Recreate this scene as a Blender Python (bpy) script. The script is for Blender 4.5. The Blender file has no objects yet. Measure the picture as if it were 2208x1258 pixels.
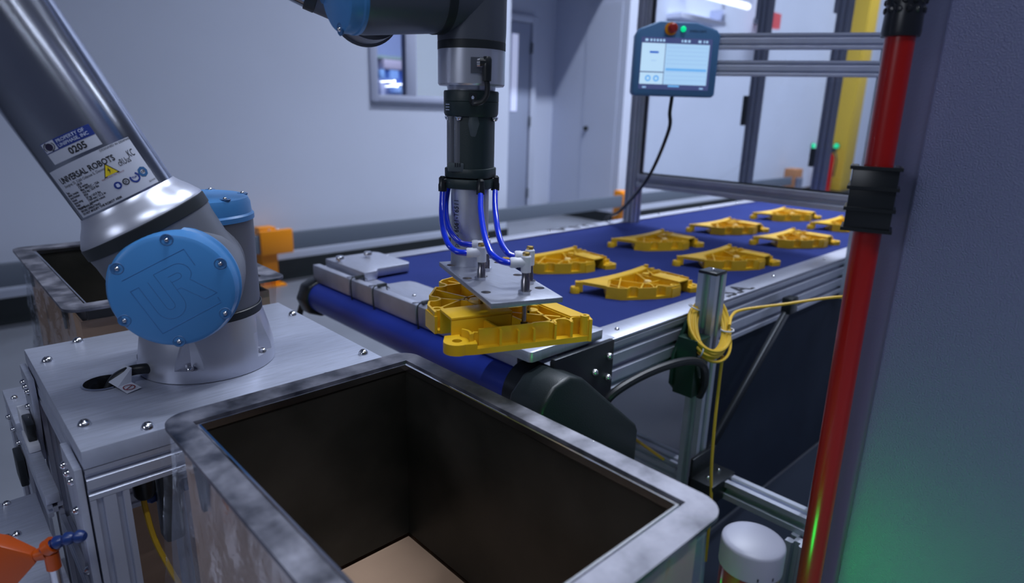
import bpy, bmesh, math, random
from mathutils import Vector as V, Matrix
random.seed(7)
S = bpy.context.scene
COL = S.collection
PI = math.pi
# ------------------------------------------------------------------ camera
cam = bpy.data.cameras.new('camera'); camo = bpy.data.objects.new('camera', cam); COL.objects.link(camo)
cam.sensor_width = 36.0; cam.lens = 36.0 * 1371.0 / 2208.0
cam.clip_start = 0.02; cam.clip_end = 80
Rm = Matrix(((0.72654865, 0.1682954, -0.66618594), (-0.68662153, 0.21456507, -0.69463134), (0.02603698, 0.96210108, 0.27144721)))
camo.matrix_world = Matrix.Translation((0, 0, 1.17)) @ Rm.to_4x4()
cam.dof.use_dof = True; cam.dof.focus_distance = 0.92; cam.dof.aperture_fstop = 3.4
S.camera = camo
# ------------------------------------------------------------------ world, lights, exposure
w = bpy.data.worlds.new('world'); S.world = w; w.use_nodes = True
w.node_tree.nodes['Background'].inputs[0].default_value = (0.40, 0.48, 0.78, 1)
w.node_tree.nodes['Background'].inputs[1].default_value = 0.095
LC = (0.80, 0.87, 1.0)
def area(name, loc, sx, sy, power, rot=(0, 0, 0), col=LC, spread=PI):
    l = bpy.data.lights.new(name, 'AREA'); l.shape = 'RECTANGLE'; l.size = sx; l.size_y = sy; l.energy = power; l.color = col; l.spread = spread
    o = bpy.data.objects.new(name, l); COL.objects.link(o); o.location = loc; o.rotation_euler = rot; return o
for x, p in ((4.5, 178), (6.9, 108), (9.2, 105), (12.0, 125)): area('ceiling_tube_light', (x, 2.5, 5.66), 2.4, 0.12, p, spread=1.95)
for x, p in ((1.5, 46), (4.4, 56)): area('ceiling_tube_light', (x, 0.35, 5.66), 2.4, 0.12, p, spread=1.75)
for x, p in ((-1.6, 60), (1.4, 28)): area('ceiling_tube_light', (x, -2.2, 5.66), 2.4, 0.12, p, spread=1.8)
for x, y in ((7.4, -1.2), (7.0, -3.6), (3.6, -5.4), (4.2, -9.0), (0.6, -8.0)): area('ceiling_tube_light', (x, y, 5.66), 2.4, 0.12, 34, spread=2.4)
area('added_fill_light', (-3.7, 0.25, 2.40), 0.9, 1.5, 22, rot=(0, -1.25, 0))  # added fill behind the camera for cabinet and front highlights, no real doorway
area('office_light', (4.3, 5.9, 2.9), 1.5, 0.8, 45)
S.view_settings.view_transform = 'Standard'; S.view_settings.look = 'None'
S.view_settings.exposure = -0.08; S.view_settings.gamma = 1.0; S.view_settings.use_curve_mapping = False
# ------------------------------------------------------------------ materials
MC = {}
def mat(name, col, rough=0.5, metal=0.0, var=0.0, vscale=8.0, bump=0.0, bscale=60.0, stretch=None, aniso=0.0, emis=None, estr=0.0, coat=0.0, col2=None, rvar=0.0, detail=4.0, spec=None):
    if name in MC: return MC[name]
    m = bpy.data.materials.new(name); m.use_nodes = True; nt = m.node_tree; b = nt.nodes['Principled BSDF']
    b.inputs['Base Color'].default_value = (*col, 1); b.inputs['Roughness'].default_value = rough; b.inputs['Metallic'].default_value = metal
    if aniso: b.inputs['Anisotropic'].default_value = aniso
    if coat: b.inputs['Coat Weight'].default_value = coat; b.inputs['Coat Roughness'].default_value = 0.15
    if spec is not None: b.inputs['Specular IOR Level'].default_value = spec
    if emis: b.inputs['Emission Color'].default_value = (*emis, 1); b.inputs['Emission Strength'].default_value = estr
    tc = nt.nodes.new('ShaderNodeTexCoord'); mp = nt.nodes.new('ShaderNodeMapping'); nt.links.new(tc.outputs['Object'], mp.inputs[0])
    if stretch: mp.inputs['Scale'].default_value = stretch
    if var or col2 or rvar:
        n = nt.nodes.new('ShaderNodeTexNoise'); n.inputs['Scale'].default_value = vscale; n.inputs['Detail'].default_value = detail; nt.links.new(mp.outputs[0], n.inputs['Vector'])
        r = nt.nodes.new('ShaderNodeValToRGB'); r.color_ramp.elements[0].position = 0.3; r.color_ramp.elements[1].position = 0.7
        c2 = col2 if col2 else tuple(min(1, c * (1 + var)) for c in col); c1 = col if col2 else tuple(c * (1 - var) for c in col)
        r.color_ramp.elements[0].color = (*c1, 1); r.color_ramp.elements[1].color = (*c2, 1)
        nt.links.new(n.outputs[0], r.inputs[0]); nt.links.new(r.outputs[0], b.inputs['Base Color'])
        if rvar:
            mr = nt.nodes.new('ShaderNodeMapRange'); mr.inputs[1].default_value = 0.3; mr.inputs[2].default_value = 0.7
            mr.inputs[3].default_value = rough - rvar; mr.inputs[4].default_value = rough + rvar
            nt.links.new(n.outputs[0], mr.inputs[0]); nt.links.new(mr.outputs[0], b.inputs['Roughness'])
    if bump:
        n2 = nt.nodes.new('ShaderNodeTexNoise'); n2.inputs['Scale'].default_value = bscale; n2.inputs['Detail'].default_value = 3; nt.links.new(mp.outputs[0], n2.inputs['Vector'])
        bp = nt.nodes.new('ShaderNodeBump'); bp.inputs['Strength'].default_value = bump; bp.inputs['Distance'].default_value = 0.002
        nt.links.new(n2.outputs[0], bp.inputs['Height']); nt.links.new(bp.outputs[0], b.inputs['Normal'])
    MC[name] = m; return m
WALL = mat('wall_paint', (0.56, 0.61, 0.76), 0.75, var=0.03, vscale=1.2, bump=0.03, bscale=90)
FLOOR = mat('polished_concrete', (0.155, 0.168, 0.205), 0.42, var=0.12, vscale=2.2, rvar=0.08)
BASEB = mat('black_vinyl_base', (0.010, 0.015, 0.019), 0.5)
FRAMEW = mat('white_frame', (0.42, 0.46, 0.62), 0.5)
PLATE = mat('milled_aluminium', (0.43, 0.46, 0.57), 0.36, 0.38, var=0.10, vscale=26, stretch=(1, 9, 1), bump=0.10, bscale=45)
PLATEB = mat('bright_aluminium', (0.48, 0.50, 0.60), 0.42, 0.75, var=0.06, vscale=30, stretch=(8, 1, 1), bump=0.06, bscale=40)
EXTR = mat('anodised_extrusion', (0.52, 0.55, 0.66), 0.46, 0.70, var=0.05, vscale=20)
EXTRD = mat('grey_extrusion', (0.25, 0.27, 0.36), 0.45, 0.7)
STEEL = mat('mill_steel', (0.075, 0.078, 0.095), 0.54, 1.0, col2=(0.40, 0.40, 0.46), vscale=26, rvar=0.14, bump=0.05, bscale=220, detail=9)
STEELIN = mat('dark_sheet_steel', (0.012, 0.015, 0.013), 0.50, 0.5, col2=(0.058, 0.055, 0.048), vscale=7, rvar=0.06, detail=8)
CHROME = mat('bright_steel', (0.72, 0.73, 0.78), 0.18, 1.0)
BRASS = mat('brass', (0.62, 0.42, 0.12), 0.25, 1.0)
ROBSIL = mat('polished_tube', (0.52, 0.55, 0.64), 0.20, 1.0, var=0.04, vscale=14)
ROBCAST = mat('satin_cast_aluminium', (0.56, 0.58, 0.68), 0.30, 0.62)
ROBGREY = mat('grey_cast_body', (0.17, 0.18, 0.215), 0.42, 0.35, bump=0.05, bscale=500)
ROBDARK = mat('dark_cast_body', (0.095, 0.105, 0.135), 0.42, 0.3, bump=0.05, bscale=500)
RUBBER = mat('black_seal', (0.012, 0.016, 0.02), 0.45)
BLACKP = mat('black_plastic', (0.012, 0.018, 0.02), 0.38, bump=0.12, bscale=420)
BLACKS = mat('smooth_black_plastic', (0.012, 0.015, 0.018), 0.3)
GRIPB = mat('gripper_black', (0.014, 0.028, 0.030), 0.42, bump=0.06, bscale=500)
CAPB = mat('blue_cap_plastic', (0.065, 0.26, 0.60), 0.36, bump=0.03, bscale=600)
YEL = mat('yellow_casting', (0.74, 0.445, 0.011), 0.42, var=0.08, vscale=25)
YELL = mat('yellow_casting_boss', (0.85, 0.62, 0.22), 0.4)
BELT = mat('blue_belt', (0.024, 0.037, 0.160), 0.9, var=0.08, vscale=5, spec=0.06)
ROLLB = mat('blue_roller', (0.020, 0.045, 0.36), 0.34, var=0.06, vscale=5)
HOSEB = mat('blue_air_tube', (0.006, 0.035, 0.68), 0.16, coat=0.6)
WHITEP = mat('white_plastic', (0.62, 0.64, 0.72), 0.35)
CARD = mat('cardboard', (0.50, 0.33, 0.225), 0.8, var=0.10, vscale=6, stretch=(1, 1, 4))
ORANGE = mat('orange_paint', (0.78, 0.26, 0.004), 0.4)
ORANGEP = mat('orange_plastic', (0.44, 0.065, 0.003), 0.35)
RAILG = mat('grey_rail', (0.085, 0.105, 0.145), 0.5)
RED = mat('red_enamel', (0.42, 0.006, 0.004), 0.30, coat=0.3, bump=0.02, bscale=120)
CABLEY = mat('yellow_cable', (0.72, 0.45, 0.03), 0.42)
CABLEB = mat('black_cable', (0.012, 0.014, 0.018), 0.4)
NAVY = mat('navy_sheet', (0.020, 0.030, 0.055), 0.75, var=0.08, vscale=10, spec=0.2)
GREENPL = mat('dark_bracket', (0.012, 0.045, 0.032), 0.35, 0.2)
BLKPLATE = mat('black_anodised', (0.03, 0.035, 0.042), 0.35, 0.6)
PAPER = mat('label_paper', (0.52, 0.55, 0.66), 0.38)
INK = mat('black_ink', (0.010, 0.011, 0.018), 0.5)
INKB = mat('blue_ink', (0.012, 0.035, 0.24), 0.45)
INKW = mat('white_ink', (0.50, 0.56, 0.75), 0.5)
INKR = mat('red_ink', (0.22, 0.03, 0.04), 0.5)
SIGNY = mat('sign_yellow', (0.80, 0.62, 0.02), 0.45)
COLY = mat('yellow_column_paint', (0.74, 0.50, 0.05), 0.5)
REDL = mat('red_lens', (0.26, 0.012, 0.004), 0.15, coat=0.5)
GREENL = mat('lit_green_lens', (0.02, 0.5, 0.08), 0.2, emis=(0.0, 1.0, 0.10), estr=22)
GREEND = mat('green_glow', (0.02, 0.6, 0.3), 0.3, emis=(0.02, 0.85, 0.35), estr=0.6)
CAB = mat('grey_textured_enamel', (0.215, 0.235, 0.42), 0.27, bump=0.8, bscale=650, detail=2)
CABS = mat('grey_enamel', (0.22, 0.24, 0.40), 0.40, bump=0.12, bscale=330)
PENB = mat('pendant_blue', (0.075, 0.20, 0.40), 0.45)
def emit(name, col, s):
    return mat(name, (0.02, 0.02, 0.02), 0.4, emis=col, estr=s)
SCR = emit('screen_white', (0.42, 0.68, 1.0), 0.95)
SCRP = emit('screen_panel', (0.52, 0.76, 1.0), 0.98)
SCRD = emit('screen_dark', (0.055, 0.075, 0.22), 0.9)
SCRL = emit('screen_row_line', (0.30, 0.52, 0.86), 0.95)
SCRS = emit('screen_selected', (0.16, 0.47, 0.95), 0.95)
SCRB = emit('screen_blue', (0.03, 0.14, 0.62), 0.95)
TUBEL = emit('lit_tube', (0.9, 0.92, 1.0), 2.2)
BOKEH = emit('office_lamp', (0.95, 0.97, 1.0), 6.0)
SIGNR = emit('lit_red_sign', (0.75, 0.10, 0.14), 0.75)
def glassy(name, tint, gl, rough=0.03, diff=0.0, bump=0.0, bscale=20, dcol=(0.7, 0.75, 0.9)):
    m = bpy.data.materials.new(name); m.use_nodes = True; nt = m.node_tree; nt.nodes.clear()
    o = nt.nodes.new('ShaderNodeOutputMaterial'); t = nt.nodes.new('ShaderNodeBsdfTransparent'); t.inputs[0].default_value = (*tint, 1)
    g = nt.nodes.new('ShaderNodeBsdfGlossy'); g.inputs['Roughness'].default_value = rough; g.inputs[0].default_value = (0.95, 0.97, 1, 1)
    f = nt.nodes.new('ShaderNodeFresnel'); f.inputs[0].default_value = 1.45
    mu = nt.nodes.new('ShaderNodeMath'); mu.operation = 'MULTIPLY'; mu.inputs[1].default_value = gl; nt.links.new(f.outputs[0], mu.inputs[0])
    mx = nt.nodes.new('ShaderNodeMixShader'); nt.links.new(mu.outputs[0], mx.inputs[0])
    base = t.outputs[0]
    if diff:
        d = nt.nodes.new('ShaderNodeBsdfDiffuse'); d.inputs[0].default_value = (*dcol, 1)
        m2 = nt.nodes.new('ShaderNodeMixShader'); m2.inputs[0].default_value = diff
        nt.links.new(t.outputs[0], m2.inputs[1]); nt.links.new(d.outputs[0], m2.inputs[2]); base = m2.outputs[0]
    nt.links.new(base, mx.inputs[1]); nt.links.new(g.outputs[0], mx.inputs[2]); nt.links.new(mx.outputs[0], o.inputs[0])
    if bump:
        tc = nt.nodes.new('ShaderNodeTexCoord'); n = nt.nodes.new('ShaderNodeTexNoise'); n.inputs['Scale'].default_value = bscale; n.inputs['Detail'].default_value = 4
        nt.links.new(tc.outputs['Object'], n.inputs['Vector']); b = nt.nodes.new('ShaderNodeBump'); b.inputs['Strength'].default_value = bump; b.inputs['Distance'].default_value = 0.01
        nt.links.new(n.outputs[0], b.inputs['Height']); nt.links.new(b.outputs[0], g.inputs['Normal']); nt.links.new(b.outputs[0], f.inputs['Normal'])
    return m
PANE = glassy('clear_panel', (0.93, 0.95, 0.97), 1.0)
FILM = glassy('plastic_film', (0.96, 0.965, 0.98), 0.42, 0.14, 0.035, 0.5, 16)
# ------------------------------------------------------------------ geometry helpers
def nb(): return bmesh.new()
def basis(axis, up=None):
    z = V(axis).normalized(); u = V(up) if up is not None else (V((0, 0, 1)) if abs(z.z) < 0.9 else V((1, 0, 0)))
    x = u.cross(z)
    if x.length < 1e-6: x = V((1, 0, 0)).cross(z)
    x.normalize(); y = z.cross(x); return x, y, z
def boxmm(bm, lo, hi):
    x0, y0, z0 = lo; x1, y1, z1 = hi
    v = [bm.verts.new(p) for p in ((x0, y0, z0), (x1, y0, z0), (x1, y1, z0), (x0, y1, z0), (x0, y0, z1), (x1, y0, z1), (x1, y1, z1), (x0, y1, z1))]
    for f in ((0, 3, 2, 1), (4, 5, 6, 7), (0, 1, 5, 4), (1, 2, 6, 5), (2, 3, 7, 6), (3, 0, 4, 7)): bm.faces.new([v[i] for i in f])
    return v
def obox(bm, c, ax, s):          # oriented box: centre, three axes, sizes
    c = V(c); a = [V(q).normalized() * (d / 2) for q, d in zip(ax, s)]
    v = [bm.verts.new(c + a[0] * i + a[1] * j + a[2] * k) for k in (-1, 1) for i, j in ((-1, -1), (1, -1), (1, 1), (-1, 1))]
    for f in ((0, 3, 2, 1), (4, 5, 6, 7), (0, 1, 5, 4), (1, 2, 6, 5), (2, 3, 7, 6), (3, 0, 4, 7)): bm.faces.new([v[i] for i in f])
def lathe(bm, prof, p, axis, n=32, up=None):
    x, y, z = basis(axis, up); p = V(p); rings = []
    for r, h in prof:
        if r < 1e-6: rings.append([bm.verts.new(p + z * h)])
        else: rings.append([bm.verts.new(p + z * h + (x * math.cos(2 * PI * i / n) + y * math.sin(2 * PI * i / n)) * r) for i in range(n)])
    for a, b in zip(rings, rings[1:]):
        for i in range(n):
            j = (i + 1) % n
            if len(a) == 1 and len(b) == 1: continue
            if len(a) == 1: bm.faces.new((a[0], b[j], b[i]))
            elif len(b) == 1: bm.faces.new((a[i], a[j], b[0]))
            else: bm.faces.new((a[i], a[j], b[j], b[i]))
def cyl(bm, p0, p1, r0, r1=None, n=24):
    p0 = V(p0); p1 = V(p1); L = (p1 - p0).length; r1 = r0 if r1 is None else r1
    lathe(bm, [(0, 0), (r0, 0), (r1, L), (0, L)], p0, p1 - p0, n)
def tube(bm, pts, r, n=10):
    pts = [V(p) for p in pts]; rings = []; prev = None
    for i, p in enumerate(pts):
        d = (pts[min(i + 1, len(pts) - 1)] - pts[max(i - 1, 0)]).normalized()
        if prev is None: x, y, _ = basis(d)
        else:
            x = (prev - d * prev.dot(d))
            if x.length < 1e-6: x = basis(d)[0]
            x.normalize(); y = d.cross(x)
        prev = x; rr = r(i / (len(pts) - 1)) if callable(r) else r
        rings.append([bm.verts.new(p + (x * math.cos(2 * PI * k / n) + y * math.sin(2 * PI * k / n)) * rr) for k in range(n)])
    for a, b in zip(rings, rings[1:]):
        for k in range(n): bm.faces.new((a[k], a[(k + 1) % n], b[(k + 1) % n], b[k]))
    bm.faces.new(list(reversed(rings[0]))); bm.faces.new(rings[-1])
def spline(ps, k=8):
    ps = [V(p) for p in ps]; out = []
    q = [ps[0] * 2 - ps[1]] + ps + [ps[-1] * 2 - ps[-2]]
    for i in range(1, len(q) - 2):
        a, b, c, d = q[i - 1:i + 3]
        for s in range(k):
            t = s / k; out.append(0.5 * ((2 * b) + (c - a) * t + (2 * a - 5 * b + 4 * c - d) * t * t + (3 * b - a - 3 * c + d) * t ** 3))
    out.append(ps[-1]); return out
def prism(bm, poly, z0, z1, f=None):
    f = f or (lambda x, y, z: (x, y, z))
    a = [bm.verts.new(f(x, y, z0)) for x, y in poly]; b = [bm.verts.new(f(x, y, z1)) for x, y in poly]; n = len(poly)
    bm.faces.new(list(reversed(a))); bm.faces.new(b)
    for i in range(n): bm.faces.new((a[i], a[(i + 1) % n], b[(i + 1) % n], b[i]))
def rrect(x0, y0, x1, y1, r, n=6):
    out = []
    for cx, cy, a0 in ((x1 - r, y1 - r, 0), (x0 + r, y1 - r, 90), (x0 + r, y0 + r, 180), (x1 - r, y0 + r, 270)):
        for i in range(n + 1):
            a = math.radians(a0 + 90 * i / n); out.append((cx + r * math.cos(a), cy + r * math.sin(a)))
    return out
def ringplate(bm, outer, inner, z0, z1):     # same vertex count
    n = len(outer); L = []
    for poly, z in ((outer, z1), (inner, z1), (inner, z0), (outer, z0)): L.append([bm.verts.new((x, y, z)) for x, y in poly])
    for k in range(4):
        a, b = L[k], L[(k + 1) % 4]
        for i in range(n): bm.faces.new((a[i], a[(i + 1) % n], b[(i + 1) % n], b[i]))
def slot_profile(wd, ht, mod):
    def side(L):
        k = max(1, round(L / mod)); o = []
        for i in range(k):
            c = -L / 2 + (i + 0.5) * L / k; s = mod * 0.14; d = mod * 0.30; s2 = mod * 0.20
            o += [(c - s2, 0), (c - s, 0.25 * d), (c - s, d), (c + s, d), (c + s, 0.25 * d), (c + s2, 0)]
        return o
    P = []
    P += [(-wd / 2, -ht / 2)] + [(t, -ht / 2 + d) for t, d in side(wd)]
    P += [(wd / 2, -ht / 2)] + [(wd / 2 - d, t) for t, d in side(ht)]
    P += [(wd / 2, ht / 2)] + [(-t, ht / 2 - d) for t, d in side(wd)]
    P += [(-wd / 2, ht / 2)] + [(-wd / 2 + d, -t) for t, d in side(ht)]
    return P
def extrusion(bm, p0, p1, wd, ht, mod, up=(0, 0, 1)):
    p0 = V(p0); p1 = V(p1); x, y, z = basis(p1 - p0, up)
    prism(bm, slot_profile(wd, ht, mod), 0, (p1 - p0).length, lambda a, b, c: p0 + x * a + y * b + z * c)
def link(o, parent=None):
    COL.objects.link(o)
    if parent: o.parent = parent
    return o
def wloc(o):
    l = V(o.location)
    while o.parent: o = o.parent; l += V(o.location)
    return l
def obj(name, bm, m, parent=None, bevel=0.0, seg=2, ang=35, loc=None, smooth=True):
    if bevel:
        bm.normal_update()
        es = [e for e in bm.edges if len(e.link_faces) == 2 and e.calc_face_angle(0) > math.radians(35)]
        bmesh.ops.bevel(bm, geom=es, offset=bevel, segments=seg, affect='EDGES', profile=0.5, clamp_overlap=True)
    bmesh.ops.recalc_face_normals(bm, faces=bm.faces)
    org = V(loc) if loc is not None else (wloc(parent) if parent else V((0, 0, 0)))
    if org.length: bmesh.ops.translate(bm, verts=bm.verts, vec=-org)
    me = bpy.data.meshes.new(name); bm.to_mesh(me); bm.free(); me.materials.append(m)
    if smooth:
        me.shade_smooth(); me.set_sharp_from_angle(angle=math.radians(ang))
    o = bpy.data.objects.new(name, me)
    if parent: o.location = org - wloc(parent)
    else: o.location = org
    return link(o, parent)
def thing(name, label, cat, loc, group=None):
    o = bpy.data.objects.new(name, None); o.empty_display_size = 0.05; o.location = loc; link(o)
    o['label'] = label; o['category'] = cat
    if group: o['group'] = group
    return o
def tag(o, label, cat, group=None):
    o['label'] = label; o['category'] = cat
    if group: o['group'] = group
    return o
def struct(name, bm, m, parent=None, loc=None, bevel=0):
    o = obj(name, bm, m, parent, loc=loc, bevel=bevel)
    if not parent: o['kind'] = 'structure'
    return o
def inst(me, name, loc, parent, axis=None):
    o = bpy.data.objects.new(name, me); o.location = V(loc) - wloc(parent)
    if axis is not None: o.rotation_euler = V((0, 0, 1)).rotation_difference(V(axis)).to_euler()
    return link(o, parent)
def shared(bm, m, name):
    bmesh.ops.recalc_face_normals(bm, faces=bm.faces)
    me = bpy.data.meshes.new(name); bm.to_mesh(me); bm.free(); me.materials.append(m); me.shade_smooth(); me.set_sharp_from_angle(angle=math.radians(40)); return me
def dup(root, loc, rz, label):
    r = root.copy(); r.location = loc; r.rotation_euler = (0, 0, rz); r.scale = (1, 1, 1); r['label'] = label; COL.objects.link(r)
    for ch in root.children:
        c = ch.copy(); COL.objects.link(c); c.parent = r
        for g in ch.children:
            d = g.copy(); COL.objects.link(d); d.parent = c
    return r
def bolt_mesh(r, m, nm='bolt'):
    b = nb(); lathe(b, [(0, r * 0.45), (r * 0.38, r * 0.45), (r * 0.42, r * 0.95), (r * 0.62, r * 0.85), (r * 0.88, r * 0.5), (r, r * 0.1), (r, 0)], (0, 0, 0), (0, 0, 1), 14); return shared(b, m, nm)
BOLT = bolt_mesh(0.0078, CHROME); BOLTS = bolt_mesh(0.0055, CHROME); BOLTT = bolt_mesh(0.003, CHROME)
def text_bm(body, size, f, bold=0.0, extr=0.0, align='LEFT', sx=1.0):
    cu = bpy.data.curves.new('lettering', 'FONT'); cu.body = body; cu.size = size; cu.align_x = align; cu.offset = bold; cu.resolution_u = 2
    t = bpy.data.objects.new('lettering', cu); me = t.to_mesh(); bm = nb(); bm.from_mesh(me); t.to_mesh_clear()
    bpy.data.objects.remove(t); bpy.data.curves.remove(cu)
    for v in bm.verts: v.co = f(v.co.x * sx, v.co.y)
    return bm
def merge(bms):
    b = bms[0]
    for o in bms[1:]:
        me = bpy.data.meshes.new('t'); o.to_mesh(me); o.free(); b.from_mesh(me); bpy.data.meshes.remove(me)
    return b
# ================================================================== THE ROOM
b = nb(); boxmm(b, (-4, -11, -0.1), (15, 7.6, 0)); struct('floor', b, FLOOR)
b = nb(); boxmm(b, (-4, -11, 5.9), (15, 7.6, 6.0)); struct('ceiling', b, mat('ceiling_paint', (0.16, 0.17, 0.21), 0.8))
WY = 4.2
wx0, wx1, wz0, wz1 = 2.60, 3.60, 1.25, 2.1
b = nb()
boxmm(b, (-4, WY, 0), (wx0, WY + 0.16, 5.9)); boxmm(b, (wx1, WY, 0), (3.93, WY + 0.16, 5.9))
boxmm(b, (wx0, WY, 0), (wx1, WY + 0.16, wz0)); boxmm(b, (wx0, WY, wz1), (wx1, WY + 0.16, 5.9))
struct('wall_left', b, WALL)
b = nb(); boxmm(b, (3.93, WY, 3.06), (5.7, WY + 0.16, 5.9)); struct('trim_1', b, WALL)
b = nb(); boxmm(b, (-4, WY - 0.012, 0), (3.942, WY - 0.001, 0.145)); boxmm(b, (3.931, WY - 0.001, 0), (3.942, 5.34, 0.145)); struct('baseboard_left', b, BASEB)
# window in the left wall
W = bpy.data.objects.new('window_1', None); W.location = (wx0, WY, wz0); W['kind'] = 'structure'; link(W)
def fr(x0, x1, z0, z1, d0=-0.012, d1=0.10, nm='window_frame', m=FRAMEW):
    q = nb(); boxmm(q, (x0, WY + d0, z0), (x1, WY + d1, z1)); return obj(nm, q, m, W, bevel=0.004 if d1 - d0 > 0.02 else 0)
fr(wx0 - 0.045, wx0 + 0.02, wz0 - 0.03, wz1 + 0.03); fr(wx1 - 0.02, wx1 + 0.04, wz0 - 0.03, wz1 + 0.03); fr(wx0 + 0.02, wx1 - 0.02, wz1 - 0.03, wz1 + 0.03)
fr(wx0 + 0.02, wx1 - 0.02, wz0 - 0.03, wz0 + 0.02); fr(2.862, 2.955, wz0 + 0.02, wz1 - 0.03, -0.012, 0.05, 'mullion')
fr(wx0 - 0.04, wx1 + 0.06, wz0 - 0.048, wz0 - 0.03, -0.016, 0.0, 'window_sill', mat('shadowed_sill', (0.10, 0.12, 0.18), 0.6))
fr(wx0 + 0.02, 2.862, wz0 + 0.02, wz1 - 0.03, 0.0, 0.006, 'pane', PANE); fr(2.955, wx1 - 0.02, wz0 + 0.02, wz1 - 0.03, 0.0, 0.006, 'pane', PANE)
fr(2.955, wx1 - 0.02, wz0 + 0.02, wz1 - 0.03, 0.012, 0.016, 'roller_blind', mat('glowing_white_blind', (0.75, 0.80, 0.88), 0.8, emis=(0.62, 0.72, 0.92), estr=0.55))  # blind glows by emission, standing in for light from behind it
# room beyond the window
b = nb(); boxmm(b, (1.0, 7.2, 0), (6.5, 7.3, 5.9)); struct('wall_office', b, mat('office_wall', (0.30, 0.36, 0.62), 0.8))
k = 0
for (x, z, sx, sz, c) in ((4.41, 1.575, .07, .10, (0.30, 0.52, 0.95)), (4.58, 1.575, .13, .10, (0.28, 0.48, 0.95)), (4.74, 1.55, .12, .15, (0.07, 0.16, 0.60)), (4.41, 1.40, .07, .16, (0.62, 0.66, 0.95)), (4.58, 1.69, .30, .11, (0.56, 0.50, 0.66)), (4.70, 1.40, .10, .09, (0.32, 0.5, 0.9))):
    q = nb(); boxmm(q, (x - sx / 2, 6.95, z - sz / 2), (x + sx / 2, 7.19, z + sz / 2))
    nm = ['light blue', 'mid blue', 'dark navy', 'pale', 'mauve', 'small blue'][k]; k += 1
    tag(obj('storage_bin', q, mat('bin_%d' % k, c, 0.6), bevel=0.01), nm + ' blurred bin against the office wall seen through the window', 'bin')
b = nb(); boxmm(b, (4.2, 7.0, 1.755), (5.0, 7.19, 1.79)); tag(obj('wall_shelf', b, mat('shelf_green', (0.30, 0.40, 0.40), 0.6)), 'pale grey shelf strip on the office wall seen through the window', 'shelf')
k = 0
for x, z in ((4.53, 1.495), (4.565, 1.44), (4.67, 1.467)):
    q = nb(); bmesh.ops.create_icosphere(q, subdivisions=2, radius=0.013); bmesh.ops.translate(q, verts=q.verts, vec=(x, 6.88, z)); lab = ('upper of the two touching', 'lower of the two touching', 'single right-hand')[k]; k += 1
    boxmm(q, (x - 0.004, 6.88, z - 0.004), (x + 0.004, 7.19, z + 0.004))
    tag(obj('spot_lamp', q, BOKEH, loc=(x, 7.19, z)), lab + ' bright white spot lamp seen through the window', 'lamp')
# recess with door, far wall, side wall running on
b = nb(); boxmm(b, (3.93, 5.34, 0), (5.7, 5.5, 5.9)); struct('wall_recess', b, WALL)
b = nb(); boxmm(b, (5.7, 4.31, 0), (5.85, 5.5, 5.9)); struct('wall_far', b, WALL)
b = nb(); boxmm(b, (5.85, 4.30, 0), (15, 4.45, 5.9)); struct('wall_back', b, WALL)
b = nb(); boxmm(b, (15, -4, 0), (15.1, 4.5, 5.9)); struct('wall_end', b, WALL)
b = nb(); boxmm(b, (5.688, 4.30, 0), (5.699, 5.34, 0.115)); struct('baseboard_far', b, BASEB)
b = nb(); boxmm(b, (5.69, 4.285, 0), (14.9, 4.299, 0.115)); struct('baseboard_back', b, BASEB)
D = bpy.data.objects.new('door_1', None); D.location = (4.4, 5.34, 0); D['kind'] = 'structure'; link(D)
DG = mat('door_grey', (0.36, 0.41, 0.56), 0.55)
b = nb(); boxmm(b, (4.35, 5.30, 0.01), (5.26, 5.338, 2.10)); obj('door_leaf', b, DG, D, bevel=0.003)
b = nb(); boxmm(b, (4.98, 5.292, 1.18), (5.07, 5.299, 1.98)); obj('vision_pane', b, mat('glowing_door_lite', (0.6, 0.66, 0.85), 0.3, emis=(0.62, 0.68, 1.0), estr=0.5), D)  # pane on a solid leaf, its glow replaces light from beyond the door
b = nb(); boxmm(b, (5.28, 5.285, 0), (5.36, 5.338, 2.18)); boxmm(b, (4.25, 5.285, 0), (4.33, 5.338, 2.18)); boxmm(b, (4.33, 5.285, 2.11), (5.28, 5.338, 2.18)); obj('door_frame', b, WALL, D, bevel=0.003)
for z in (0.268, 1.074, 1.854):
    q = nb(); cyl(q, (5.27, 5.282, z - 0.055), (5.27, 5.282, z + 0.055), 0.013, n=10); obj('hinge', q, RAILG, D)
D2 = bpy.data.objects.new('door_2', None); D2.location = (5.69, 4.75, 0); D2['kind'] = 'structure'; link(D2)
b = nb(); boxmm(b, (5.692, 4.40, 0.116), (5.6995, 4.86, 2.3)); obj('door_leaf', b, WALL, D2)
b = nb(); lathe(b, [(0, 0.03), (0.022, 0.03), (0.028, 0.0), (0, 0)], (5.692, 4.80, 1.017), (-1, 0, 0), 14); obj('door_knob', b, RUBBER, D2)
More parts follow.
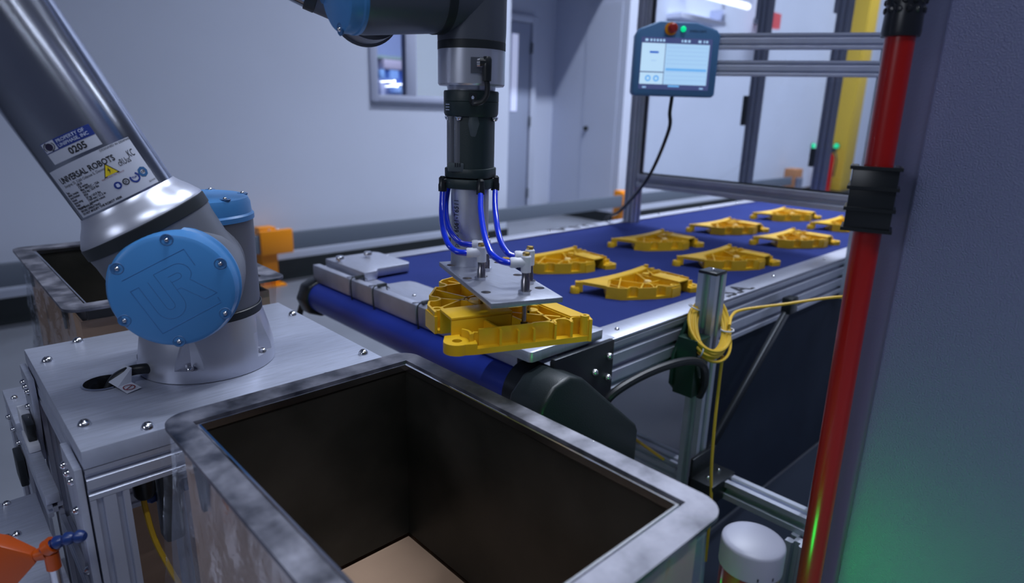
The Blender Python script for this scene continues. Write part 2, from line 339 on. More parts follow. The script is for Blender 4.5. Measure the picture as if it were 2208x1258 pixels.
# hanging tube lamp, red sign, yellow column and things far behind the glass panel
t = thing('tube_lamp', 'lit white fluorescent tube lamp high up seen through the clear panel', 'lamp', (7.5, 4.02, 2.46))
b = nb(); cyl(b, (6.5, 4.0, 2.435), (7.55, 4.0, 2.435), 0.035, n=14); obj('tube', b, TUBEL, t)
b = nb(); boxmm(b, (6.45, 3.97, 2.475), (7.6, 4.05, 2.515)); boxmm(b, (6.6, 4.0, 2.49), (6.64, 4.299, 2.51)); boxmm(b, (7.5, 4.0, 2.49), (7.54, 4.299, 2.51)); obj('fitting', b, FRAMEW, t)
t = thing('lamp_ghost', 'pale board imitating a ghost reflection of the lit tube lamp', 'bracket', (6.9, 4.2, 2.2))  # made-up board standing in for the lamp's ghost reflection in the clear panel
b = nb(); boxmm(b, (6.35, 4.12, 2.20), (7.3, 4.299, 2.25)); obj('ghost_board', b, mat('pale_ghost', (0.72, 0.76, 0.95), 0.5), t); b = nb(); boxmm(b, (7.24, 4.14, 2.25), (7.3, 4.299, 2.38)); obj('ghost_end_block', b, FRAMEW, t)
t = thing('exit_sign', 'small red sign box high on the wall behind the clear panel', 'sign', (8.4, 4.299, 2.36))
b = nb(); boxmm(b, (8.16, 4.05, 2.29), (8.54, 4.11, 2.47)); obj('sign_face', b, SIGNR, t, bevel=0.004); b = nb(); boxmm(b, (8.3, 4.11, 2.35), (8.4, 4.299, 2.42)); obj('mount', b, RAILG, t)
t = thing('building_column', 'tall yellow painted column standing behind the clear panel', 'column', (11.53, 4.1, 0))
b = nb(); boxmm(b, (11.30, 3.97, 0.0), (11.72, 4.28, 5.9)); obj('shaft', b, COLY, t, bevel=0.01)
b = nb(); boxmm(b, (11.22, 3.9, 0), (11.8, 4.29, 0.05)); obj('base_plate', b, BASEB, t)
t = thing('fire_extinguisher', 'red fire extinguisher standing beside the yellow column', 'extinguisher', (10.98, 4.1, 0))
b = nb(); lathe(b, [(0, 0), (0.085, 0), (0.085, 0.58), (0.06, 0.66), (0.03, 0.68), (0, 0.68)], (10.98, 4.1, 0), (0, 0, 1), 20); obj('cylinder', b, RED, t)
b = nb(); boxmm(b, (10.95, 4.02, 0.68), (11.01, 4.16, 0.75)); tube(b, spline([(10.98, 4.02, .7), (10.95, 3.97, .55), (10.97, 3.99, .3)]), 0.012, 8); obj('valve', b, RUBBER, t)
k = 0
for x, y in ((10.73, 4.299), (11.299, 4.13)):
    t = thing('green_dot', ('small teal green glowing dot on the white wall behind the guard fence', 'small green glowing dot on the yellow column')[k], 'lamp', (x, y, 0.77)); k += 1  # glowing green disc in a dark ring
    ax = (0, -1, 0) if k == 1 else (-1, 0, 0)
    q = nb(); lathe(q, [(0, 0.05), (0.035, 0.045), (0.045, 0.01), (0.045, 0)], (x, y, 0.77), ax, 14); obj('lens', q, GREEND, t)
    q = nb(); lathe(q, [(0.055, 0.012), (0.055, 0), (0.045, 0), (0.045, 0.012), (0.055, 0.012)], (x, y, 0.77), ax, 14); obj('bezel', q, RUBBER, t)
# guard rails along the wall
def guard_rail(posts, x0, x1, y, label):
    t = thing('guard_rail', label, 'guard rail', (posts[0], y, 0))
    for x in posts:
        q = nb(); boxmm(q, (x - 0.055, y - 0.01, 0.012), (x + 0.055, y + 0.085, 0.40)); p = obj('post', q, ORANGE, t, bevel=0.006)
        q = nb(); boxmm(q, (x - 0.09, y - 0.04, 0), (x + 0.09, y + 0.11, 0.012)); obj('foot_plate', q, ORANGE, t)
        q = nb(); boxmm(q, (x - 0.07, y - 0.055, 0.225), (x + 0.15, y - 0.01, 0.385)); obj('rail_bracket', q, ORANGE, t, bevel=0.006)
        for dx in (0.0, 0.06): inst(BOLT, 'bolt', (x + dx, y - 0.03, 0.385), t)
    q = nb()
    P = [(-0.045, 0.240), (-0.045, 0.352), (-0.040, 0.360), (-0.012, 0.360), (-0.012, 0.240)]
    prism(q, P, x0, x1, lambda a, c, d: (d, y + a, c)); obj('beam', q, RAILG, t)
    return t
guard_rail([1.68], -1.6, 5.45, 4.09, 'dark grey guard rail with orange post along the left wall')
guard_rail([5.52], 5.48, 9.55, 4.09, 'guard rail with orange end post continuing behind the conveyor frame')
t = thing('bollard', 'brown padded bollard at the far end of the guard rail behind the panel', 'bollard', (9.75, 4.1, 0))
b = nb(); boxmm(b, (9.64, 4.02, 0), (9.86, 4.22, 0.47)); obj('pad', b, mat('brown_pad', (0.36, 0.16, 0.07), 0.6), t, bevel=0.02); b = nb(); cyl(b, (9.5, 3.92, 0), (9.5, 3.92, 0.36), 0.05); obj('stub', b, EXTRD, t)
# extrusion guard fence behind the conveyor
for k, y in enumerate((1.87, 1.435)):
    t = thing('fence_post', ('left dark extrusion post of the fence behind the clear panel', 'right dark extrusion post of the fence behind the clear panel')[k], 'post', (3.75, y, 0), 'fence posts behind the panel')
    q = nb(); extrusion(q, (3.75, y, 0.02), (3.75, y, 2.6), 0.062, 0.062, 0.031, (0, 1, 0)); obj('profile', q, EXTRD, t)
    q = nb(); boxmm(q, (3.69, y - 0.06, 0), (3.81, y + 0.06, 0.02)); obj('foot', q, EXTRD, t)
    z = (1.13, 0.92)[k]; dz = (0.17, 0.10)[k]
    q = nb(); boxmm(q, (3.705, y + 0.031, z), (3.73, y + 0.056, z + dz)); obj('handle', q, RUBBER, t)
    q = nb(); boxmm(q, (3.72, y + 0.031, 1.72), (3.76, y + 0.05, 1.95)); obj('hinge', q, EXTRD, t)
# ================================================================== CONVEYOR
cv = thing('belt_conveyor', 'long belt conveyor with blue belt and aluminium side rails', 'conveyor', (2.4, 1.2, 0))
BZ = 0.733; XE = 4.1
b = nb(); boxmm(b, (0.86, 0.787, BZ - 0.006), (XE, 1.60, BZ)); obj('belt', b, BELT, cv)
b = nb(); boxmm(b, (0.84, 0.80, BZ - 0.04), (XE, 1.59, BZ - 0.008)); obj('bed', b, EXTRD, cv)
for nm, y0, y1, ys in (('near', 0.722, 0.787, 0.745), ('far', 1.598, 1.655, 1.632)):
    b = nb(); boxmm(b, (0.955 if nm == 'near' else 1.02, y0, 0.733), (XE, y1, 0.739)); r = obj('side_rail_cover', b, PLATEB, cv, bevel=0.0015)
    b = nb(); extrusion(b, (0.86, ys - 0.002, 0.676), (XE, ys - 0.002, 0.676), 0.044, 0.110, 0.055, (0, 1, 0)) if False else extrusion(b, (0.86, ys - 0.002, 0.676), (XE, ys - 0.002, 0.676), 0.044, 0.110, 0.037, (0, 0, 1))
    obj('side_rail', b, EXTR, cv)
    for i in range(9): inst(BOLTS, 'bolt', (1.03 + i * 0.36, (y0 + y1) / 2, 0.7385), cv)
# roller end: sensor bar, corner guard plates, roller, drive cover
b = nb(); prism(b, [(0.815, 0.80), (0.925, 0.80), (0.925, 1.325), (0.918, 1.345), (0.90, 1.352), (0.86, 1.355), (0.86, 1.63), (0.815, 1.63)], 0.715, 0.7385); obj('end_plate', b, PLATEB, cv, bevel=0.002)
ys = [1.625, 1.425, 1.315, 1.13, 0.955, 0.80]
for i in range(5):
    b = nb(); boxmm(b, (0.787, ys[i + 1] + 0.0015, 0.702), (0.808, ys[i] - 0.0015, 0.748)); obj('end_bar_segment', b, PLATEB, cv, bevel=0.002)
b = nb(); boxmm(b, (0.8082, 0.80, 0.708), (0.8148, 1.63, 0.737)); obj('slot_strip', b, RUBBER, cv)
b = nb(); cyl(b, (0.797, 0.78, 0.658), (0.797, 1.60, 0.658), 0.042, n=40); obj('end_roller', b, ROLLB, cv)
b = nb(); lathe(b, [(0, 0), (0.052, 0), (0.056, 0.01), (0.056, 0.045), (0.05, 0.055), (0, 0.055)], (0.797, 1.596, 0.655), (0, 1, 0), 8); obj('roller_bearing', b, BLACKS, cv, bevel=0.004)
b = nb(); prism(b, [(0.822, 1.615), (0.975, 1.615), (0.985, 1.60), (0.985, 1.445), (0.975, 1.43), (0.875, 1.43), (0.86, 1.41), (0.822, 1.41)], 0.739, 0.762); obj('corner_plate', b, PLATEB, cv, bevel=0.002)
b = nb(); prism(b, rrect(0.742, 0.722, 0.945, 0.86, 0.008), 0.748, 0.768); obj('corner_plate', b, PLATEB, cv, bevel=0.0015)
b = nb(); boxmm(b, (0.79, 0.74, 0.736), (0.94, 0.86, 0.748)); obj('spacer', b, EXTRD, cv)
TH = nb(); lathe(TH, [(0, 0.016), (0.010, 0.016), (0.0115, 0.014), (0.0115, 0.006), (0.007, 0.005), (0.007, 0), (0, 0)], (0, 0, 0), (0, 0, 1), 18); TH = shared(TH, CHROME, 'thumb_screw')
for x, y, z in ((0.793, 0.758, 0.768), (0.872, 0.762, 0.768), (0.835, 1.555, 0.762), (0.925, 1.56, 0.762)): inst(TH, 'thumb_screw', (x, y, z), cv)
for i, y in enumerate((1.405, 1.30, 1.115, 0.98)):      # cable ties round the end bar
    q = nb(); P = [(0.782, 0.698), (0.782, 0.752), (0.813, 0.752), (0.820, 0.744), (0.820, 0.698)]
    pts = spline([(x, y, z) for x, z in P] + [(P[0][0], y, P[0][1])], 6); tube(q, pts, 0.0016, 6)
    boxmm(q, (0.798, y + 0.002, 0.7495), (0.822, y + 0.010, 0.757)); obj('cable_tie', q, RUBBER, cv)
    q = nb(); tube(q, spline([(0.83, y + 0.004, 0.742), (0.818, y + 0.007, 0.752), (0.80, y + 0.012, 0.753), (0.788, y + 0.03, 0.750)], 4), 0.0018, 6); obj('sensor_wire', q, CHROME, cv)
for x, y in ((0.838, 1.34), (0.845, 1.22), (0.842, 1.10)): inst(BOLTS, 'bolt', (x, y, 0.738), cv)
b = nb(); prism(b, [(0.70, 0.57), (0.695, 0.66), (0.705, 0.700), (0.735, 0.728), (0.775, 0.736), (0.812, 0.722), (0.985, 0.575), (0.992, 0.56), (0.992, 0.46), (0.97, 0.44), (0.76, 0.44)], 0.655, 0.735, lambda x, z, y: (x, y, z)); obj('drive_cover', b, BLACKP, cv, bevel=0.008, seg=3)
b = nb(); lathe(b, [(0, 0), (0.050, 0), (0.056, 0.006), (0.056, 0.05), (0, 0.05)], (0.790, 0.736, 0.668), (0, 1, 0), 28); obj('motor_collar', b, BLACKS, cv)
b = nb(); tube(b, [(0.79, 1.656, 0.655), (0.79, 1.70, 0.63), (0.78, 1.72, 0.57), (0.77, 1.72, 0.50), (0.76, 1.72, 0.3)], 0.009, 8); obj('roller_cable', b, CABLEB, cv)
b = nb(); boxmm(b, (0.79, 0.708, 0.585), (0.962, 0.7195, 0.746)); boxmm(b, (0.80, 0.7196, 0.62), (0.955, 0.73, 0.735)); obj('side_plate', b, BLKPLATE, cv, bevel=0.0015)
for x, z in ((0.905, 0.692), (0.947, 0.715), (0.947, 0.670), (0.905, 0.640)): inst(BOLT, 'bolt', (x, 0.7078, z), cv, (0, -1, 0))
inst(BOLTS, 'bolt', (0.845, 0.6545, 0.585), cv, (0, -1, 0))
b = nb(); boxmm(b, (0.915, 0.725, 0.7391), (0.985, 0.748, 0.7405)); obj('rating_label', b, PAPER, cv)
# lettering on the rail covers
b = text_bm('U.S.A.', 0.066, lambda x, y: V((1.592 + x, 0.7285 + y, 0.7394)), 0.002, align='RIGHT', sx=1.25); o = obj('lettering', b, INK, cv, smooth=False)
b = text_bm('U.S.A.', 0.062, lambda x, y: V((2.02 - x, 1.650 - y, 0.7394)), 0.002, sx=1.75); o = obj('lettering', b, INK, cv, smooth=False)
# conveyor legs, base frame
def leg(x, y, z0, z1): q = nb(); extrusion(q, (x, y, z0), (x, y, z1), 0.045, 0.045, 0.045, (1, 0, 0)); return obj('leg', q, EXTR, cv)
leg(1.278, 0.687, 0.06, 0.836); leg(1.278, 1.69, 0.06, 0.62); leg(3.3, 0.69, 0.06, 0.62); leg(3.3, 1.69, 0.06, 0.62)
b = nb(); boxmm(b, (1.255, 0.664, 0.836), (1.301, 0.710, 0.843)); obj('end_cap', b, BLACKS, cv, bevel=0.002); inst(BOLTS, 'bolt', (1.278, 0.687, 0.843), cv)
for x, y in ((1.278, 0.687), (1.278, 1.69), (3.3, 0.69), (3.3, 1.69)):
    q = nb(); lathe(q, [(0, 0), (0.04, 0), (0.04, 0.012), (0.012, 0.03), (0.012, 0.06), (0, 0.06)], (x, y, 0), (0, 0, 1), 16); obj('levelling_foot', q, RUBBER, cv)
b = nb(); extrusion(b, (1.31, 0.41, 0.322), (1.31, 0.664, 0.322), 0.045, 0.045, 0.045); obj('cross_bar', b, EXTR, cv)
b = nb(); extrusion(b, (1.30, 0.711, 0.322), (1.30, 1.66, 0.322), 0.06, 0.045, 0.03); obj('cross_bar', b, EXTR, cv)
b = nb(); extrusion(b, (1.27, 0.41, 0.06), (1.27, 0.41, 0.30), 0.045, 0.045, 0.045, (1, 0, 0)); obj('leg', b, EXTR, cv)
b = nb(); lathe(b, [(0, 0), (0.04, 0), (0.04, 0.012), (0.012, 0.03), (0.012, 0.06), (0, 0.06)], (1.27, 0.41, 0), (0, 0, 1), 16); obj('levelling_foot', b, RUBBER, cv)
b = nb(); boxmm(b, (1.23, 0.60, 0.30), (1.335, 0.664, 0.352)); boxmm(b, (1.23, 0.655, 0.30), (1.335, 0.663, 0.40)); obj('corner_bracket', b, BLKPLATE, cv, bevel=0.002)
for x, y in ((1.26, 0.63), (1.31, 0.63)): inst(BOLTS, 'bolt', (x, y, 0.352), cv)
b = nb(); p0 = V((1.72, 0.69, 0.66)); p1 = V((1.345, 0.69, 0.34)); x, y, z = basis(p1 - p0, (0, 1, 0)); obox(b, (p0 + p1) / 2, (x, y, z), (0.028, 0.012, (p1 - p0).length)); obj('brace', b, BLKPLATE, cv, bevel=0.002)
b = nb(); boxmm(b, (1.70, 0.672, 0.655), (1.745, 0.70, 0.70)); obj('brace_bracket', b, BLKPLATE, cv, bevel=0.003)
b = nb(); prism(b, [(1.19, 0.655), (1.19, 0.585), (1.215, 0.560), (1.30, 0.560), (1.325, 0.60), (1.325, 0.70), (1.30, 0.728), (1.235, 0.728)], 0.7095, 0.7185, lambda x, z, y: (x, y, z))
boxmm(b, (1.195, 0.660, 0.565), (1.253, 0.7094, 0.70)); obj('post_bracket', b, GREENPL, cv, bevel=0.002)
inst(BOLTS, 'bolt', (1.215, 0.6598, 0.645), cv, (0, -1, 0)); inst(BOLTS, 'bolt', (1.235, 0.6598, 0.60), cv, (0, -1, 0))
b = nb(); boxmm(b, (1.36, 0.741, 0.02), (3.6, 0.747, 0.615)); obj('skirt_panel', b, NAVY, cv)
b = nb(); tube(b, spline([(0.90, 0.70, 0.60), (0.935, 0.68, 0.650), (1.02, 0.66, 0.676), (1.12, 0.645, 0.678), (1.19, 0.64, 0.655), (1.225, 0.648, 0.60), (1.23, 0.66, 0.56)]), 0.009, 10); obj('power_hose', b, CABLEB, cv)
# clear guard panel on the conveyor: extrusion frame + pane
t = thing('clear_guard', 'aluminium extrusion frame holding a clear panel across the conveyor', 'guard', (2.227, 1.2, 0.745))
FX = 2.227
b = nb(); extrusion(b, (FX, 1.60, 0.60), (FX, 1.60, 2.3), 0.06, 0.045, 0.03, (0, 1, 0)); obj('upright', b, EXTR, t)
b = nb(); extrusion(b, (FX, 0.70, 0.60), (FX, 0.70, 2.3), 0.045, 0.045, 0.045, (0, 1, 0)); obj('upright', b, EXTR, t)
b = nb(); extrusion(b, (FX - 0.002, 0.7226, 0.912), (FX - 0.002, 1.5695, 0.912), 0.052, 0.052, 0.052); obj('lower_rail', b, EXTR, t)
b = nb(); extrusion(b, (FX, 0.7226, 2.27), (FX, 1.577, 2.27), 0.045, 0.045, 0.045); obj('upper_rail', b, EXTR, t)
b = nb(); boxmm(b, (FX - 0.004, 0.72, 0.938), (FX + 0.004, 1.573, 0.945)); boxmm(b, (FX - 0.004, 1.566, 0.945), (FX + 0.004, 1.573, 2.25)); obj('gasket', b, RUBBER, t)
b = nb(); boxmm(b, (FX - 0.003, 0.722, 0.945), (FX + 0.003, 1.566, 2.25)); obj('pane', b, PANE, t)
# pendant bars and teach pendant
bd = V((0.545, -0.833, 0.0)).normalized()
t = thing('pendant_bracket', 'pair of horizontal aluminium bars behind the teach pendant', 'bracket', (1.943, 1.106, 1.3))
for z in (1.401, 1.3215):
    q = nb(); p0 = V((1.918, 1.148, z)); extrusion(q, p0, p0 + bd * 0.93 + V((0, 0, 0.004)), 0.045, 0.045, 0.0225); obj('bar', q, EXTR, t)
    q = nb(); obox(q, p0 - bd * 0.004, (bd, (bd.y, -bd.x, 0), (0, 0, 1)), (0.03, 0.05, 0.047)); obj('bar_end_cap', q, BLACKS, t, bevel=0.004)
q = nb(); obox(q, V((1.900, 1.165, 1.36)), (bd, (bd.y, -bd.x, 0), (0, 0, 1)), (0.05, 0.035, 0.12)); obj('pendant_mount', q, BLACKS, t, bevel=0.004)
q = nb(); p0 = V((1.955, 1.09, 1.36)) + bd * 0.84; boxmm(q, (p0.x - .03, p0.y - .03, 0), (p0.x + .03, p0.y + .03, 1.45)); obj('support_post', q, EXTRD, t, bevel=0.003)
pr = V((0.80, -0.60, 0)).normalized(); pn = V((-0.60, -0.80, 0.0)).normalized(); pu = V((0, 0, 1)); PC = V((1.795, 1.166, 1.3435))
pd_ = thing('teach_pendant', 'blue teach pendant tablet with lit touch screen, red stop button and green lamp', 'pendant', PC - pu * 0.11)
def pl(x, y, d=0.0): return PC + pr * x + pu * y + pn * d
hw = 0.1335
PP = [(-hw + .008, -0.113), (-hw, -0.105), (-hw + 0.001, 0.062), (-hw + 0.012, 0.082), (-0.062, 0.105), (0.055, 0.105), (hw - 0.012, 0.086), (hw, 0.072), (hw, -0.105), (hw - .008, -0.113)]
b = nb(); prism(b, PP, -0.035, 0.0, pl); obj('casing', b, PENB, pd_, bevel=0.006, seg=3)
def flat(nm, x0, y0, x1, y1, d, m, par): q = nb(); prism(q, [(x0, y0), (x1, y0), (x1, y1), (x0, y1)], d, d + 0.0004, pl); return obj(nm, q, m, par, smooth=False)
SX0, SX1, SY0, SY1 = -0.116, 0.109, -0.093, 0.058
sc = flat('touch_screen', SX0, SY0, SX1, SY1, 0.0002, SCRD, pd_)
flat('table_area', -0.038, -0.078, SX1 - 0.008, SY1 - 0.017, 0.0008, SCR, sc); flat('side_panel', SX0 + 0.002, -0.041, -0.040, SY1 - 0.017, 0.0008, SCRP, sc); flat('button_panel', SX0 + 0.002, -0.078, -0.040, -0.044, 0.0008, SCRP, sc)
for i in range(9):
    y = 0.030 - i * 0.0118
    if i == 5: flat('selected_row', -0.034, y - 0.0085, SX1 - 0.012, y - 0.001, 0.0014, SCRS, sc)
    else: flat('row_line', -0.034, y, SX1 - 0.012, y + 0.0011, 0.0014, SCRL, sc)
flat('field', -0.088, 0.012, -0.060, 0.018, 0.0014, SCRB, sc); flat('field_line', -0.082, -0.010, -0.066, -0.0085, 0.0014, SCRL, sc); flat('footer_tab', -0.022, -0.085, 0.014, -0.080, 0.0014, SCRS, sc)
for i, (x, wd) in enumerate(((-0.100, .009), (-0.086, .006), (-0.076, .005), (-0.066, .006), (-0.056, .006), (-0.046, .006), (0.012, .004), (0.022, .008), (0.034, .007), (0.068, .009), (0.082, .004), (0.091, .006))): flat('icon', x - wd / 2, SY1 - 0.012, x + wd / 2, SY1 - 0.005, 0.0014, SCR, sc)
for x, wd in ((-0.098, 0.012), (0.086, 0.012)): flat('icon', x - wd / 2, SY0 + 0.003, x + wd / 2, SY0 + 0.008, 0.0014, SCRL, sc)
for x in (-0.088, -0.062):
    q = nb(); lathe(q, [(0.0095, 0.0016), (0.0045, 0.0016), (0.0045, 0.001), (0.0095, 0.001), (0.0095, 0.0016)], pl(x, -0.061), pn, 20); obj('round_button', q, SCRS, sc)
q = nb(); lathe(q, [(0, 0.004), (0.019, 0.004), (0.019, 0)], pl(-0.028, 0.083), pn, 24); obj('stop_ring', q, mat('amber_ring', (0.75, 0.30, 0.01), 0.4), pd_)
q = nb(); lathe(q, [(0, 0.030), (0.010, 0.029), (0.0145, 0.024), (0.0145, 0.014), (0.009, 0.012), (0.009, 0.004)], pl(-0.028, 0.083), pn, 24); obj('stop_button', q, mat('stop_red', (0.35, 0.02, 0.012), 0.35), pd_)
q = nb(); lathe(q, [(0, 0.007), (0.006, 0.006), (0.0085, 0.002), (0.0085, 0)], pl(0.012, 0.084), pn, 20); obj('power_button', q, mat('green_button', (0.0, 0.6, 0.25), 0.4, emis=(0.0, 0.9, 0.32), estr=0.75), pd_)
q = text_bm('UNIVERSAL ROBOTS', 0.0095, lambda x, y: pl(0.032 + x * 0.62, 0.076 + y, 0.0005)); obj('lettering', q, INK, pd_, smooth=False)
q = nb(); tube(q, spline([pl(0.002, -0.112, -0.018), pl(0.0, -0.16, -0.02), (1.835, 1.20, 1.12), (1.93, 1.33, 0.955), (2.08, 1.55, 0.80), (2.14, 1.68, 0.715), (2.145, 1.70, 0.4)]), 0.006, 10); obj('pendant_cable', q, CABLEB, pd_)
# yellow cable: coil tied to the post + runs
cc = thing('network_cable', 'yellow cable coiled and tied round the conveyor post', 'cable', (1.27, 0.66, 0.60))
PCX, PCY = 1.265, 0.668
cr = V((0.727, -0.687, 0)); cf = V((0.687, 0.727, 0)); CC = V((1.262, 0.672, 0.0))
for k in range(22):
    q = nb(); pts = []; rx = 0.047 + random.uniform(-.011, .006); rz = 0.055 + random.uniform(-.016, .007); oz = random.uniform(-.009, .006) - (0.016 if k == 10 else 0); ox = random.uniform(-.004, .004); dd = random.uniform(-.009, .009)
    for i in range(41):
        a = 2 * PI * i / 40; u = rx * math.cos(a); zz = rz * math.sin(a); u2 = u * math.cos(.42) + zz * math.sin(.42) * .7; z2 = zz * math.cos(.42) - u * math.sin(.42) * .8
        pts.append(CC + cr * (u2 + ox) + cf * (0.044 * math.sin(a) + 0.008 * math.sin(a) + dd) + V((0, 0, 0.715 + z2 + oz)))
    tube(q, pts, 0.0036, 7); obj('coil_loop', q, CABLEY, cc)
q = nb(); tube(q, spline([(1.292, 0.640, 0.722), (1.33, 0.655, 0.734), (1.38, 0.655, 0.738), (1.466, 0.60, 0.748), (1.565, 0.500, 0.772), (1.50, 0.37, 0.80), (1.36, 0.27, 0.82), (1.24, 0.2445, 0.82)]), 0.0036, 8); obj('cable_run', q, CABLEY, cc)
q = nb(); tube(q, spline([(1.262, 0.632, 0.66), (1.258, 0.630, 0.60), (1.245, 0.622, 0.50), (1.235, 0.612, 0.40), (1.232, 0.60, 0.30), (1.24, 0.60, 0.15)]), 0.0036, 8); obj('cable_run', q, CABLEY, cc)
for a in (2.75, -1.9, 0.05):
    u = 0.046 * math.cos(a); zz = 0.058 * math.sin(a); p = CC + cr * (u * .913 + zz * .285) + cf * (0.050 * math.sin(a)) + V((0, 0, 0.722 + zz * .913 - u * .326)); x, y, z = p
    rd = (cr * math.cos(a) * .9 + V((0, 0, math.sin(a)))).normalized(); q = nb(); pts = [V((x, y, z)) + rd * (0.0135 * math.cos(c)) + cf * (0.0145 * math.sin(c)) for c in [2 * PI * i / 16 for i in range(17)]]; tube(q, pts, 0.0018, 6); obj('zip_tie', q, WHITEP, cc)
q = nb(); tube(q, spline([(1.24, 0.74, 0.36), (1.28, 0.85, 0.353), (1.32, 0.98, 0.353), (1.30, 1.12, 0.353), (1.27, 1.2, 0.353)]), 0.004, 8); tag(obj('cable_length', q, CABLEY, loc=(1.24, 0.74, 0.36)), 'short yellow cable lying on the cross bar behind the conveyor post', 'cable')
# ================================================================== YELLOW CASTINGS
def wallseg(bm, p, q, t, z0, z1):
    p = V((*p, 0)); q = V((*q, 0)); d = (q - p); L = d.length; d.normalize(); nrm = V((-d.y, d.x, 0))
    obox(bm, (p + q) / 2 + V((0, 0, (z0 + z1) / 2)), (d, nrm, (0, 0, 1)), (L + t * 0.6, t, z1 - z0))
def path_wall(bm, pts, t, z0, z1):
    n = len(pts); L = []; Rr = []
    for i, p in enumerate(pts):
        a = V(pts[max(i - 1, 0)]); c = V(pts[min(i + 1, n - 1)]); d = (c - a).normalized(); nn = V((-d.y, d.x)) * (t / 2); p = V(p); L.append(p + nn); Rr.append(p - nn)
    def row(q, z): return [bm.verts.new((v.x, v.y, z)) for v in q]
    a, b_, c, d = row(L, z0), row(L, z1), row(Rr, z1), row(Rr, z0)
    for A, B in ((a, b_), (b_, c), (c, d), (d, a)):
        for i in range(n - 1): bm.faces.new((A[i], A[i + 1], B[i + 1], B[i]))
    bm.faces.new((a[0], b_[0], c[0], d[0])); bm.faces.new((d[-1], c[-1], b_[-1], a[-1]))
def arc(cx, cy, r, a0, a1, n=8): return [(cx + r * math.cos(math.radians(a0 + (a1 - a0) * i / n)), cy + r * math.sin(math.radians(a0 + (a1 - a0) * i / n))) for i in range(n + 1)]
def cath(ps, k=5): return [(p.x, p.y) for p in spline([(x, y, 0) for x, y in ps], k)]
H = 0.030
def casting(label):
    t = thing('yellow_casting', label, 'casting', (0, 0, 0), 'yellow castings')
    b = nb()
    outer = [(-0.016, 0.058), (-0.007, 0.022), (0.079, 0.0405), (0.088, 0.0), (0.006, -0.021), (0.03, -0.061), (0.184, -0.036), (0.186, -0.022), (0.159, 0.045), (0.138, 0.115), (0.118, 0.165), (0.048, 0.212), (0.018, 0.185), (0.004, 0.142), (-0.010, 0.102)]
    prism(b, outer, 0.0, 0.0045)                                            # tray floor
    web_o = cath([(0.186, -0.022), (0.160, 0.045), (0.140, 0.115), (0.129, 0.18), (0.124, 0.245)]); web_i = cath([(0.162, -0.020), (0.137, 0.040), (0.116, 0.105), (0.098, 0.165), (0.052, 0.208)])
    prism(b, web_o + list(reversed(web_i)), H - 0.008, H)                      # raised flat web
    path_wall(b, [(0.180, -0.030)] + [(x - .003, y) for x, y in web_o[1:11]], 0.004, 0.0, H - 0.004); path_wall(b, web_i, 0.0035, 0.0, H - 0.002)
    # end face at B and pocketed long side
    wallseg(b, (0.184, -0.037), (0.185, -0.022), 0.004, 0, H)
    pk = [0.034, 0.061, 0.085, 0.106, 0.135, 0.158, 0.182]
    def eu(u): return -0.0605 + (u - 0.03) * (0.0245 / 0.154)
    for i in range(6):
        u0, u1 = pk[i], pk[i + 1]; v0, v1 = eu(u0), eu(u1)
        if i >= 4: cxx = (u0 + u1) / 2; r = (u1 - u0) / 2 - 0.001; path_wall(b, [(cxx - r, (v0 + v1) / 2 + .002)] + arc(cxx, (v0 + v1) / 2 + 0.007, r, 180, 0) + [(cxx + r, (v0 + v1) / 2 + .002)], 0.0026, 0, H - .001)
        elif i == 3: path_wall(b, [(u0, v0 + .013), (u0 + .016, v0 + .0155), (u0 + .023, v0 + 0.014), (u1 - .002, v1 + .004)], 0.0028, 0, H - .001)
        else: path_wall(b, [(u0, v0 + .0110), (u1, v1 + 0.0110)], 0.0028, 0, H - .001)
        if i: wallseg(b, (u0, v0 + 0.0015), (u0, v0 + (0.010 if i < 5 else 0.008)), 0.0028, 0.003, H - (.002 if i in (4, 5, 1) else .006))
    prism(b, [(0.03, -0.061), (0.184, -0.0365), (0.184, -0.026), (0.03, -0.048)], 0.0, 0.0075)
    path_wall(b, arc(0.008, -0.046, 0.017, 60, -20, 5) + [(0.0262, -0.050), (0.029, -0.045), (0.034, -0.046)], 0.003, 0, 0.024)
    # scalloped short side
    side = [(-0.010, 0.024), (-0.016, 0.058), (-0.013, 0.074)] + arc(-0.008, 0.086, 0.0115, -100, 75, 9) + [(-0.009, 0.103), (-0.001, 0.128), (0.003, 0.142)] + arc(0.010, 0.158, 0.012, -115, 60, 9) + [(0.014, 0.176), (0.020, 0.188), (0.030, 0.196), (0.049, 0.211)]
    path_wall(b, side, 0.003, 0, H)
    base = [(-0.0175, 0.057), (-0.012, 0.10), (0.002, 0.143), (0.014, 0.18), (0.048, 0.214), (0.052, 0.205), (0.02, 0.17), (0.01, 0.14), (-0.002, 0.10), (-0.006, 0.055)]
    prism(b, base, 0, 0.007)
    wallseg(b, (-0.010, 0.023), (-0.018, 0.057), 0.004, 0, H - .006)
    # diagonal ribs
    ribs = [((-0.009, 0.103), (0.060, 0.072)), ((0.06, 0.072), (0.139, 0.040)), ((0.000, 0.052), (0.042, 0.095)), ((0.042, 0.095), (0.105, 0.145)), ((0.004, 0.142), (0.045, 0.096)), ((0.03, 0.19), (0.112, 0.115)), ((0.050, 0.205), (0.10, 0.16)), ((0.082, 0.035), (0.134, 0.048)), ((0.106, -0.035), (0.156, -0.016)), ((0.135, -0.030), (0.125, 0.03)), ((0.088, 0.002), (0.105, -0.037)), ((0.086, 0.020), (0.150, -0.010)), ((0.04, 0.094), (0.052, 0.036)), ((0.05, -0.010), (0.062, -0.045)), ((0.02, 0.165), (0.080, 0.185))]
    for p, q in ribs: wallseg(b, p, q, 0.0032, 0.002, H - .003)
    lathe(b, [(0, H - .002), (0.009, H - .002), (0.009, 0.003)], (0.120, 0.022, 0), (0, 0, 1), 12)
